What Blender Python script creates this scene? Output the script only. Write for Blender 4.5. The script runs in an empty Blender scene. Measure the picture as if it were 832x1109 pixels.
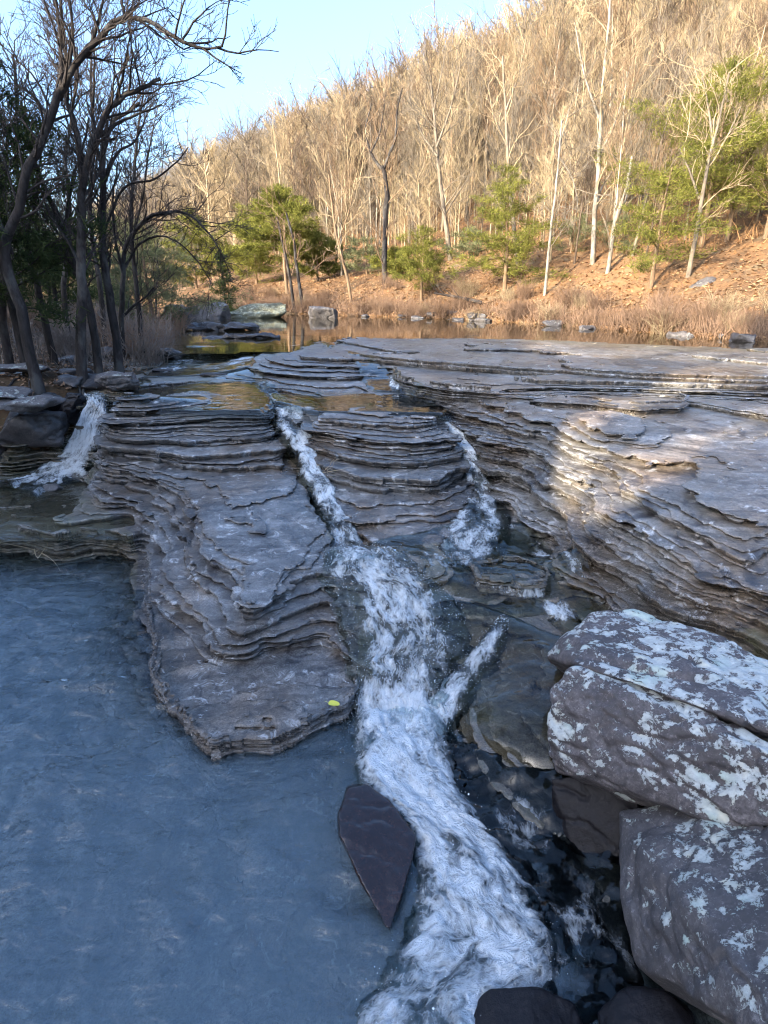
import bpy, bmesh, math, random
import numpy as np
from mathutils import Vector

R = math.radians
scene = bpy.context.scene
COL = scene.collection
rng = np.random.default_rng(7)
random.seed(7)

# ------------------------------------------------------------------ measuring
# The camera's eye is 3 m above the lower pool.  W / WD turn a measured direction
# into a world point on a known height (W) or at a known forward distance (WD).
EYE, FPX, UC, VC, PITCH = 3.0, 620.0, 416.0, 554.5, R(21.5)

def ray(u, v):
    a, b = (u - UC) / FPX, (VC - v) / FPX
    return np.array([a, math.cos(PITCH) + b * math.sin(PITCH), -math.sin(PITCH) + b * math.cos(PITCH)])

def W(u, v, z):
    d = ray(u, v)
    t = (z - EYE) / d[2]
    return np.array([d[0] * t, d[1] * t, z])

def WD(u, v, y):
    d = ray(u, v)
    t = y / d[1]
    return np.array([d[0] * t, y, EYE + d[2] * t])

# ------------------------------------------------------------------ noise
def _h(ix, iy, iz, seed):
    h = (ix.astype(np.uint32) * np.uint32(374761393)) ^ (iy.astype(np.uint32) * np.uint32(668265263)) ^ (iz.astype(np.uint32) * np.uint32(2246822519)) ^ np.uint32((seed * 3266489917 + 12345) & 0xffffffff)
    h = (h ^ (h >> np.uint32(13))) * np.uint32(1274126177)
    h = (h ^ (h >> np.uint32(15))) * np.uint32(2654435761)
    h ^= h >> np.uint32(16)
    return h.astype(np.float32) * np.float32(2.0 / 4294967295.0) - np.float32(1)

def noise2(x, y, seed=0):
    x = np.asarray(x, np.float32); y = np.asarray(y, np.float32)
    fx, fy = np.floor(x), np.floor(y)
    ix, iy = fx.astype(np.int64), fy.astype(np.int64)
    u, v = x - fx, y - fy
    u = u * u * u * (u * (u * 6 - 15) + 10); v = v * v * v * (v * (v * 6 - 15) + 10)
    z = np.zeros_like(ix)
    a, b = _h(ix, iy, z, seed), _h(ix + 1, iy, z, seed)
    c, d = _h(ix, iy + 1, z, seed), _h(ix + 1, iy + 1, z, seed)
    return (a + (b - a) * u) * (1 - v) + (c + (d - c) * u) * v

def fbm2(x, y, octv=4, seed=0, gain=0.5, lac=2.03):
    s, a, n = 0, 1.0, 0
    for o in range(octv):
        s = s + a * noise2(x, y, seed + o * 17); n += a
        x = x * lac + 3.1; y = y * lac - 1.7; a *= gain
    return s / n

def noise3(x, y, z, seed=0):
    x = np.asarray(x, np.float32); y = np.asarray(y, np.float32); z = np.asarray(z, np.float32)
    fx, fy, fz = np.floor(x), np.floor(y), np.floor(z)
    ix, iy, iz = fx.astype(np.int64), fy.astype(np.int64), fz.astype(np.int64)
    u, v, w = x - fx, y - fy, z - fz
    u = u * u * (3 - 2 * u); v = v * v * (3 - 2 * v); w = w * w * (3 - 2 * w)
    r = 0
    for k in (0, 1):
        a, b = _h(ix, iy, iz + k, seed), _h(ix + 1, iy, iz + k, seed)
        c, d = _h(ix, iy + 1, iz + k, seed), _h(ix + 1, iy + 1, iz + k, seed)
        p = (a + (b - a) * u) * (1 - v) + (c + (d - c) * u) * v
        r = r + p * (w if k else 1 - w)
    return r

def fbm3(x, y, z, octv=4, seed=0, gain=0.5):
    s, a, n = 0, 1.0, 0
    for o in range(octv):
        s = s + a * noise3(x, y, z, seed + o * 17); n += a
        x = x * 2.03 + 3.1; y = y * 2.03 - 1.7; z = z * 2.03 + 0.6; a *= gain
    return s / n

def sstep(a, b, x):
    t = np.clip((x - a) / (b - a), 0, 1)
    return t * t * (3 - 2 * t)

# ------------------------------------------------------------------ scene helpers
def tag(o, label=None, cat=None, group=None, kind=None):
    if label: o['label'] = label
    if cat: o['category'] = cat
    if group: o['group'] = group
    if kind: o['kind'] = kind
    return o

def empty(name, loc=(0, 0, 0)):
    o = bpy.data.objects.new(name, None)
    o.empty_display_size = 0.1
    o.location = loc
    COL.objects.link(o)
    return o

def link_mesh(name, me, mat, parent=None):
    if mat is not None and not me.materials:
        me.materials.append(mat)
    o = bpy.data.objects.new(name, me)
    COL.objects.link(o)
    if parent is not None:
        o.parent = parent
    return o

def np_mesh(name, verts, faces, smooth=True, attrs=None, uv=None, sharp=None):
    """faces: (n,3) or (n,4) index array, or a list of such arrays"""
    if not isinstance(faces, (list, tuple)):
        faces = [faces]
    faces = [f for f in faces if len(f)]
    me = bpy.data.meshes.new(name)
    verts = np.asarray(verts, np.float32)
    me.vertices.add(len(verts))
    me.vertices.foreach_set('co', verts.ravel())
    loops = np.concatenate([np.asarray(f, np.int32).ravel() for f in faces])
    tot = np.concatenate([np.full(len(f), f.shape[1], np.int32) for f in faces])
    st = np.concatenate([[0], np.cumsum(tot)[:-1]]).astype(np.int32)
    me.loops.add(len(loops)); me.loops.foreach_set('vertex_index', loops)
    me.polygons.add(len(tot)); me.polygons.foreach_set('loop_start', st)
    me.polygons.foreach_set('loop_total', tot)
    me.update(calc_edges=True)
    me.validate()
    me.polygons.foreach_set('use_smooth', np.full(len(me.polygons), bool(smooth)))
    for k, a in (attrs or {}).items():
        at = me.attributes.new(k, 'FLOAT', 'POINT')
        at.data.foreach_set('value', np.asarray(a, np.float32))
    if uv is not None:
        l = me.uv_layers.new(name='flow')
        l.data.foreach_set('uv', np.asarray(uv, np.float32)[loops].ravel())
    if sharp and hasattr(me, 'set_sharp_from_angle'):
        me.set_sharp_from_angle(angle=sharp)
    return me

# ------------------------------------------------------------------ materials
class NT:
    """a small wrapper that makes node trees readable"""
    def __init__(s, name):
        s.m = bpy.data.materials.new(name); s.m.use_nodes = True
        s.t = s.m.node_tree; s.t.nodes.clear()
        s.out = s.t.nodes.new('ShaderNodeOutputMaterial')
    def n(s, kind, **kw):
        nd = s.t.nodes.new(kind)
        ins = kw.pop('i', {})
        for k, v in kw.items(): setattr(nd, k, v)
        for k, v in ins.items(): s.set(nd.inputs[k], v)
        return nd
    def set(s, sock, v):
        if isinstance(v, bpy.types.NodeSocket): s.t.links.new(v, sock)
        elif isinstance(v, bpy.types.Node): s.t.links.new(v.outputs[0], sock)
        else:
            if sock.type == 'RGBA' and len(v) == 3: v = (*v, 1)
            sock.default_value = v
    def obj(s): return s.n('ShaderNodeTexCoord').outputs['Object']
    def geo(s): return s.n('ShaderNodeNewGeometry').outputs['Position']
    def mapv(s, v, sc, loc=(0, 0, 0), rot=(0, 0, 0)):
        return s.n('ShaderNodeMapping', i={'Vector': v, 'Scale': sc, 'Location': loc, 'Rotation': rot}).outputs[0]
    def noise(s, v, scale, detail=5, rough=.55, dist=0.0):
        return s.n('ShaderNodeTexNoise', i={'Vector': v, 'Scale': scale, 'Detail': detail, 'Roughness': rough, 'Distortion': dist}).outputs['Fac']
    def ramp(s, f, stops, interp='LINEAR'):
        nd = s.n('ShaderNodeValToRGB', i={'Fac': f}); cr = nd.color_ramp; cr.interpolation = interp
        while len(cr.elements) < len(stops): cr.elements.new(.5)
        for e, (p, c) in zip(cr.elements, stops):
            e.position = p; e.color = (*c, 1) if hasattr(c, '__len__') else (c, c, c, 1)
        return nd.outputs['Color']
    def mix(s, f, a, b, mode='MIX'):
        nd = s.n('ShaderNodeMix', data_type='RGBA', blend_type=mode)
        s.set(nd.inputs[0], f); s.set(nd.inputs[6], a); s.set(nd.inputs[7], b)
        return nd.outputs[2]
    def math(s, op, a, b=0.0, clamp=False):
        nd = s.n('ShaderNodeMath', operation=op, use_clamp=clamp)
        s.set(nd.inputs[0], a); s.set(nd.inputs[1], b)
        return nd.outputs[0]
    def attr(s, name): return s.n('ShaderNodeAttribute', attribute_name=name).outputs['Fac']
    def bump(s, h, strength, dist, normal=None):
        nd = s.n('ShaderNodeBump', i={'Height': h, 'Strength': strength, 'Distance': dist})
        if normal is not None: s.set(nd.inputs['Normal'], normal)
        return nd.outputs[0]
    def principled(s, **i):
        return s.n('ShaderNodeBsdfPrincipled', i={k.replace('_', ' '): v for k, v in i.items()}).outputs[0]
    def done(s, sh):
        s.t.links.new(sh, s.out.inputs['Surface']); return s.m

def mat_rock(name, dark, mid, light, strata=34.0, moss=0.0, bumpd=.012):
    m = NT(name); g = m.geo()
    layer = m.noise(m.mapv(g, (.45, .45, strata)), 1.0, 4, .65)
    thin = m.noise(m.mapv(g, (1.2, 1.2, strata * 3.2)), 1.0, 3, .6)
    big = m.noise(g, .9, 5, .6, .4)
    fine = m.noise(g, 24, 8, .75)
    blot = m.noise(g, 4.5, 8, .68, .8)
    c = m.ramp(layer, [(.34, dark), (.46, mid), (.55, mid), (.66, light)])
    c2 = m.ramp(blot, [(.30, dark), (.46, mid), (.66, light)])
    c = m.mix(.42, c, c2)
    c = m.mix(m.ramp(thin, [(.36, .55), (.5, 0)]), c, dark)
    c = m.mix(m.ramp(big, [(.44, 0), (.62, .8)]), c, m.mix(1, c, (.95, .72, .52), 'MULTIPLY'))
    c = m.mix(m.ramp(m.noise(g, 1.7, 6, .65, 1.0), [(.5, 0), (.66, .6)]), c, m.mix(1, c, (.72, .72, .73), 'MULTIPLY'))
    grit = m.noise(g, 95, 4, .8)
    c = m.mix(m.ramp(grit, [(.36, .75), (.55, 0)]), c, dark)
    c = m.mix(m.ramp(fine, [(.34, .7), (.58, 0)]), c, m.mix(.7, c, (.02, .018, .02)))
    # crust of dark algae / pale mineral in blotches
    c = m.mix(m.ramp(m.noise(g, 2.6, 9, .74, 1.2), [(.53, 0), (.63, .85)]), c, (.032, .028, .028))
    c = m.mix(m.ramp(m.noise(g, 5.9, 9, .76, .8), [(.57, 0), (.64, .7)]), c, tuple(min(.6, k * 1.25) for k in light))
    if moss:
        c = m.mix(m.ramp(m.noise(g, 3.1, 6, .6, .5), [(.45, 0), (.66, moss)]), c, (.06, .068, .03))
    wet = m.attr('wet')
    c = m.mix(m.math('MULTIPLY', wet, .7), c, m.mix(1, c, (.40, .36, .32), 'MULTIPLY'))
    ro = m.n('ShaderNodeMapRange', i={0: wet, 1: 0.0, 2: 1.0, 3: .34, 4: .10}).outputs[0]
    ro = m.math('ADD', ro, m.math('MULTIPLY', m.math('SUBTRACT', blot, .5), .5), True)
    hb = m.math('ADD', m.math('MULTIPLY', fine, .6), m.math('MULTIPLY', m.noise(m.mapv(g, (4, 4, 60)), 1.0, 6, .65), .9))
    hb = m.math('ADD', hb, m.math('MULTIPLY', blot, 1.2))
    b = m.bump(hb, .85, bumpd)
    return m.done(m.principled(Base_Color=c, Roughness=ro, Normal=b, Specular_IOR_Level=.6))

def water_nodes(m, normal, tint, rough=.03):
    fr = m.n('ShaderNodeFresnel', i={'IOR': 1.33, 'Normal': normal}).outputs[0]
    tr = m.n('ShaderNodeBsdfTransparent', i={'Color': tint}).outputs[0]
    gl = m.n('ShaderNodeBsdfGlossy', i={'Color': (1, 1, 1), 'Roughness': rough, 'Normal': normal}).outputs[0]
    return m.n('ShaderNodeMixShader', i={0: fr, 1: tr, 2: gl}).outputs[0]

def mat_water(name, tint, silt_sky=None, silt_sky_amt=.0, scale=6.0, dist=.02, stretch=(1, 1, 1), rot=0.0, rough=.03, depth=False):
    m = NT(name); g = m.geo()
    v = m.mapv(g, stretch, rot=(0, 0, rot))
    h = m.math('ADD', m.noise(v, scale, 3, .5, .8), m.math('MULTIPLY', m.noise(v, scale * 3.7, 3, .5, .5), .25))
    nb = m.bump(h, .6, dist)
    sh = water_nodes(m, nb, tint, rough)
    if silt_sky_amt:
        if depth: silt_sky_amt = m.math('MULTIPLY', m.attr('silt_sky'), silt_sky_amt)
        df = m.n('ShaderNodeBsdfDiffuse', i={'Color': silt_sky}).outputs[0]
        sh2 = m.n('ShaderNodeMixShader', i={0: silt_sky_amt, 1: m.n('ShaderNodeBsdfTransparent', i={'Color': tint}).outputs[0], 2: df}).outputs[0]
        fr = m.n('ShaderNodeFresnel', i={'IOR': 1.33, 'Normal': nb}).outputs[0]
        gl = m.n('ShaderNodeBsdfGlossy', i={'Color': (1, 1, 1), 'Roughness': rough, 'Normal': nb}).outputs[0]
        sh = m.n('ShaderNodeMixShader', i={0: fr, 1: sh2, 2: gl}).outputs[0]
    return m.done(sh)

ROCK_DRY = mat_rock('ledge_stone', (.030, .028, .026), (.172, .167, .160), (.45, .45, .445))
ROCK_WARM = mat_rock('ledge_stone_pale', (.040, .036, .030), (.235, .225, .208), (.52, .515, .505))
ROCK_BED = mat_rock('riverbed_stone', (.08, .073, .058), (.22, .205, .17), (.36, .335, .29), moss=.55)

# ------------------------------------------------------------------ bedrock height control
CP = np.array([
 # lower pool floor
 (0,1109,-.5),(150,1109,-.5),(300,1109,-.45),(400,1050,-.32),(0,900,-.5),(150,900,-.45),(300,900,-.36),(0,750,-.42),(100,700,-.3),(130,640,-.16),(50,640,-.2),
 (0,600,-.07),(60,594,-.05),(130,597,-.06),(-250,900,-.5),(-250,650,-.3),
 # low step and the small middle pool on the left
 (0,575,.22),(60,570,.26),(120,566,.28),(0,545,.17),(40,530,.18),(100,540,.2),(60,524,.20),(130,512,.42),(-120,530,.2),(-120,575,.2),
 # left ledge
 (130,448,1.3),(200,447,1.345),(285,445,1.33),(160,425,1.35),(230,425,1.355),(280,418,1.35),(160,405,1.40),(230,402,1.42),
 (112,456,1.24),(115,480,1.02),(108,490,.84),(130,522,.62),(160,552,.5),(176,580,.38),(152,578,.26),(158,602,.08),(152,645,-.03),
 (200,470,1.12),(200,495,.95),(210,525,.76),(230,560,.68),(250,600,.6),(270,640,.53),(278,668,.43),(282,697,.19),(280,708,.15),
 (300,470,1.06),(313,500,.88),(330,540,.71),(343,580,.6),(352,620,.5),(362,650,.36),(350,690,.18),
 (150,500,.86),(170,530,.66),(188,560,.57),(198,600,.47),(205,640,.34),(225,678,.22),(192,690,.08),
 # left chute, falls and their foot
 (300,445,1.2),(322,490,.95),(348,545,.68),(374,590,.52),(395,603,.5),(370,615,.52),(420,608,.55),(460,620,.52),
 (390,680,.28),(440,680,.29),(480,695,.2),(400,740,.1),(450,740,.08),(420,790,-.08),(450,830,-.15),(395,840,-.2),(380,790,-.2),
 # middle ledge
 (342,458,1.32),(400,455,1.36),(470,455,1.34),(360,432,1.37),(450,430,1.375),(345,480,1.1),(400,490,1.1),(460,488,1.12),
 (370,520,.85),(420,525,.84),(470,525,.84),(392,555,.67),(440,560,.62),(500,552,.62),(420,585,.56),(470,588,.52),(535,580,.54),
 # splash basin under the middle ledge
 (500,600,.46),(560,622,.42),(520,650,.38),(600,650,.36),(560,600,.46),(480,650,.38),(540,690,.27),(600,700,.28),(560,780,.2),(520,780,.1),(600,830,.16),(505,735,.1),
 (640,720,.3),(640,800,.2),(490,790,-.02),(535,880,-.03),(600,960,-.1),(640,1060,-.12),(560,960,-.22),(500,1000,-.28),(600,1109,-.25),(700,1000,.0),(830,1100,.0),(700,850,.12),(832,800,.2),(800,720,.36),(900,900,.1),
 # right chute and right ledge
 (484,455,1.25),(496,485,1.0),(512,505,.84),(525,530,.7),(560,560,.54),(600,600,.44),(650,655,.37),(700,690,.36),(780,705,.38),(880,720,.4),
 (502,468,1.26),(524,480,1.16),(548,505,.96),(572,530,.8),(612,560,.74),(600,500,1.2),(560,478,1.27),(650,540,1.1),(680,600,.84),(705,640,.68),(740,580,1.1),(760,640,.83),(832,620,1.05),(832,682,.7),
 (640,496,1.33),(720,516,1.34),(832,540,1.36),(940,600,1.35),(940,680,.95),
 (520,446,1.42),(600,450,1.45),(700,460,1.47),(832,480,1.48),(560,430,1.49),(700,430,1.55),(832,440,1.57),(1000,480,1.55),(1000,440,1.6),
 # upstream shelves
 (400,413,1.43),(500,412,1.5),(640,402,1.60),(832,407,1.63),(450,388,1.66),(560,386,1.69),(700,386,1.72),(832,392,1.73),(1000,395,1.75),
 (300,402,1.55),(400,402,1.55),(350,390,1.67),(300,390,1.64),(350,421,1.42),(300,419,1.4),
 (200,388,1.46),(175,408,1.41),(250,390,1.47),(262,374,1.56),(215,376,1.6),
 (380,372,1.69),(500,374,1.73),(620,381,1.73),(300,372,1.58),
 (430,362,1.3),(600,367,1.3),(300,362,1.35),(760,377,1.3),(220,365,1.5),
 # left bank rock
 (58,490,.56),(92,488,.62),(40,514,.24),(80,516,.28),(80,460,.98),(104,462,1.0),(0,500,.5),(0,520,.22),(-60,505,.4),(-60,520,.2),
 (85,440,1.32),(60,445,1.27),(20,450,1.2),(100,432,1.36),(140,415,1.45),(90,400,1.55),(0,420,1.5),(-150,450,1.2),
], float)
CPW = np.array([W(*p) for p in CP])

def mq_fit(P, z, c):
    r = np.sqrt(((P[:, None, :] - P[None]) ** 2).sum(2) + c * c)
    n = len(P); A = np.zeros((n + 1, n + 1)); A[:n, :n] = r; A[:n, n] = 1; A[n, :n] = 1
    A[:n, :n] -= np.eye(n) * .006
    return np.linalg.solve(A, np.append(z, 0))

CW = [(mq_fit(CPW[:, :2], CPW[:, 2], c), c) for c in (.07, .45)]

def bedrock_smooth(x, y, which=0):
    _cw, c_ = CW[which]
    x = np.asarray(x, float); y = np.asarray(y, float)
    s = x.shape; x = x.ravel(); y = y.ravel(); out = np.empty(len(x))
    for i in range(0, len(x), 40000):
        dx = x[i:i + 40000, None] - CPW[None, :, 0]; dy = y[i:i + 40000, None] - CPW[None, :, 1]
        out[i:i + 40000] = np.sqrt(dx * dx + dy * dy + c_ ** 2) @ _cw[:-1] + _cw[-1]
    return out.reshape(s)

def poly_w(pts):
    return np.array([W(*p)[:2] for p in pts])

def in_poly(x, y, P):
    c = np.zeros(x.shape, bool); n = len(P); j = n - 1
    for i in range(n):
        xi, yi, xj, yj = P[i, 0], P[i, 1], P[j, 0], P[j, 1]
        if yi != yj:
            c ^= ((yi > y) != (yj > y)) & (x < (xj - xi) * (y - yi) / (yj - yi) + xi)
        j = i
    return c

def poly_dist(x, y, P, closed=True):
    d = np.full(x.shape, 1e9); n = len(P)
    for i in range(n if closed else n - 1):
        a, b = P[i], P[(i + 1) % n]; ab = b - a; L = (ab ** 2).sum() + 1e-12
        t = np.clip(((x - a[0]) * ab[0] + (y - a[1]) * ab[1]) / L, 0, 1)
        d = np.minimum(d, (x - a[0] - t * ab[0]) ** 2 + (y - a[1] - t * ab[1]) ** 2)
    return np.sqrt(d)

def spaced(a, b, f):
    out = [a]
    while out[-1] < b: out.append(out[-1] + f(out[-1]))
    return np.array(out)

GX = spaced(-11, 17, lambda x: .02 if -4.6 < x < 4.6 else (.02 + .03 * min(1, max(0, (abs(x) - 4.6) / 2))))
GY = spaced(1.0, 19.5, lambda y: .017 if y < 8.2 else .017 + .04 * min(1, (y - 8.2) / 6))
X, Y = np.meshgrid(GX, GY)
H = bedrock_smooth(X, Y)
_k = sstep(-.15, .45, X - np.interp(Y, [2.0, 4.4, 5.6, 6.6, 7.6, 9, 20], [2.6, 2.0, 1.35, .95, .75, .6, .2]))
H = H * (1 - _k) + bedrock_smooth(X, Y, 1) * _k

_ft = np.array([W(*p)[:2] for p in ((470,430,1.4),(486,455,1.2),(505,495,.95),(528,535,.68),(598,600,.44),(655,655,.37),(720,698,.36),(880,720,.4),(1200,760,.4))])
_sd = poly_dist(X, Y, _ft, False) * in_poly(X, Y, np.vstack([_ft, [(30, 2), (30, 30), (_ft[0, 0], 30)]]))
_b = H.copy()
for _ in range(420):
    _b[1:-1, 1:-1] = (_b[:-2, 1:-1] + _b[2:, 1:-1] + _b[1:-1, :-2] + _b[1:-1, 2:] + 2 * _b[1:-1, 1:-1]) / 6
_k = sstep(.05, .45, _sd); H = H * (1 - _k) + _b * _k

# hard-edged flat slabs: (outline, top height, lip drop)
SLAB = poly_w([(158,655,.11),(176,668,.11),(230,700,.11),(300,702,.11),(352,690,.11),(384,690,.11),(386,735,.11),(378,768,.1),(330,788,.1),(292,803,.1),(232,813,.1),(214,800,.1),(196,770,.11),(172,742,.11),(166,700,.11)])
STEP = poly_w([(-200,556,.27),(0,560,.27),(60,557,.28),(150,552,.3),(166,575,.3),(140,583,.27),(90,577,.26),(60,584,.27),(20,577,.25),(-200,582,.25)])
GUT = poly_w([(505,612,.5),(560,606,.5),(592,618,.5),(585,632,.5),(520,632,.5)])
RIM = poly_w([(365,373,1.7),(380,369,1.7),(560,372,1.74),(632,379,1.74),(560,381,1.72),(430,383,1.7)])
SHELF3 = poly_w([(548,446,1.5),(600,452,1.5),(660,459,1.5),(730,467,1.5),(788,471,1.5),(820,463,1.5),(806,452,1.5),(1100,452,1.5),(1100,400,1.5),(560,430,1.5)])
SHELF2 = poly_w([(424,410,1.56),(452,418,1.56),(500,424,1.56),(560,431,1.56),(620,439,1.56),(690,446,1.56),(738,444,1.56),(746,438,1.56),(716,430,1.56),(800,428,1.56),(900,434,1.56),(1200,430,1.56),(1200,390,1.56),(432,396,1.56)])
SHELF1 = poly_w([(376,385,1.69),(420,390,1.69),(480,394,1.69),(560,398,1.69),(650,403,1.69),(740,407,1.69),(840,407,1.69),(1100,409,1.69),(1300,380,1.69),(640,378,1.69),(380,376,1.69)])
for P, top, d0 in ((SHELF3, 1.50, 0), (SHELF2, 1.575, 0), (SHELF1, 1.70, 0), (SLAB, .115, .10), (STEP, .26, .1), (GUT, .50, .06), (RIM, 1.745, .1)):
    ins = in_poly(X, Y, P); d = poly_dist(X, Y, P); sd = np.where(ins, d, -d)
    sd = sd + .07 * fbm2(X * 3.1, Y * 3.1, 4, 51)
    H = np.where(sd > 0, np.maximum(H, top), H)
# channels cut by the water
def chan(pts, half, depth):
    global H
    P = poly_w(pts); d = poly_dist(X, Y, P, False)
    H = H - depth * np.exp(-(d / half) ** 2)
chan([(288,425,1.36),(300,447,1.25),(322,490,.98),(346,545,.7),(375,592,.52)], .13, .13)
chan([(470,440,1.36),(484,452,1.28),(497,485,1.02),(513,506,.86),(522,530,.72)], .11, .14)
chan([(104,437,1.3),(98,458,1.06),(78,487,.65),(44,511,.36)], .34, .16)

DIP = .085 * np.minimum(Y, 6.6) + .008 * np.maximum(Y - 6.6, 0) - .02 * X     # the beds lean gently
DIP = DIP + .12 * (1.55 - np.logaddexp(0, (1.55 - _sd) * 6) / 6) * sstep(0, .25, _sd) * sstep(9.5, 7.5, Y)      # dipping towards the creek on the right
Hs = H - DIP + .010 * fbm2(X * 1.1, Y * 1.1, 4, 3) + .004 * fbm2(X * 4, Y * 4, 3, 9)

# how wet the stone is
ST = [([(288,425,1.36),(300,447,1.25),(322,490,.98),(346,545,.7),(375,592,.52)], .22),
      ([(370,590,.55),(420,640,.45),(440,700,.25),(430,780,0),(520,900,0),(620,1060,0)], .5),
      ([(484,452,1.28),(513,506,.86),(520,560,.6),(540,600,.5),(560,680,.35),(600,800,.2),(650,950,0)], .5),
      ([(104,437,1.3),(98,458,1.1),(70,487,.75),(30,510,.4),(60,540,.3)], .45),
      ([(600,600,.44),(650,655,.37),(740,705,.38)], .25),
      ([(160,425,1.36),(285,425,1.36),(400,435,1.37),(470,435,1.38)], .35), ([(200,385,1.5),(260,375,1.6)], 1.0)]
WET = np.zeros_like(X)
for pts, w in ST:
    WET = np.maximum(WET, np.exp(-(poly_dist(X, Y, poly_w(pts), False) / w) ** 2))
WET = np.maximum(WET, sstep(.17, .03, H))
WET = np.maximum(WET, .55 * in_poly(X, Y, SLAB))
WET = np.clip(WET * (1 + .5 * fbm2(X * 3, Y * 3, 4, 77)), 0, 1)

LEDGES = [
 ('left', [(112,446,1.3),(85,500,.85),(148,590,.2),(146,660,0),(160,750,0),(212,828,0),(312,820,0),(386,780,0),(390,700,.1),(374,625,.5),(347,560,.66),(320,500,.95),(294,444,1.3),(272,418,1.36),(165,418,1.36)]),
 ('mid', [(300,440,1.28),(330,502,.95),(365,575,.6),(420,594,.55),(520,588,.5),(515,520,.8),(495,482,1.04),(481,452,1.3),(440,424,1.4),(345,427,1.4)]),
 ('right', [(486,449,1.3),(503,488,1.0),(530,538,.7),(598,603,.43),(652,662,.37),(720,702,.36),(850,722,.36),(1100,760,.36),(1500,520,1.4),(1500,385,1.7),(832,384,1.7),(636,377,1.7),(560,366,1.7),(370,366,1.7),(372,384,1.62),(424,408,1.45),(445,424,1.4)]),
 ('isle', [(272,392,1.5),(330,382,1.6),(368,384,1.6),(424,412,1.45),(400,424,1.4),(300,424,1.4)]),
]
XC, YC = np.meshgrid((GX[1:] + GX[:-1]) / 2, (GY[1:] + GY[:-1]) / 2)
REG = np.zeros(XC.shape, np.int8)
for k, (nm, pts) in enumerate(LEDGES):
    REG[in_poly(XC, YC, poly_w(pts)) & (REG == 0)] = k + 1

# ------------------------------------------------------------------ stack of beds
def cells(x, y, seed):
    """a random value per irregular cell: gives broken, straight-jointed block edges"""
    fx, fy = np.floor(x).astype(np.int64), np.floor(y).astype(np.int64); best = np.full(x.shape, 9.0); val = np.zeros(x.shape)
    for i in (-1, 0, 1):
        for j in (-1, 0, 1):
            cx, cy = fx + i, fy + j; z = np.zeros_like(cx)
            d = (cx + .5 + .45 * _h(cx, cy, z, seed) - x) ** 2 + (cy + .5 + .45 * _h(cx, cy, z, seed + 1) - y) ** 2
            m = d < best; best = np.where(m, d, best); val = np.where(m, _h(cx, cy, z, seed + 2), val)
    return val
def erode(m, n):
    for _ in range(n):
        p = np.pad(m, 1, mode='edge')
        m = p[1:-1, 1:-1] & p[:-2, 1:-1] & p[2:, 1:-1] & p[1:-1, :-2] & p[1:-1, 2:] & p[:-2, :-2] & p[2:, 2:] & p[:-2, 2:] & p[2:, :-2]
    return m

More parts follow.
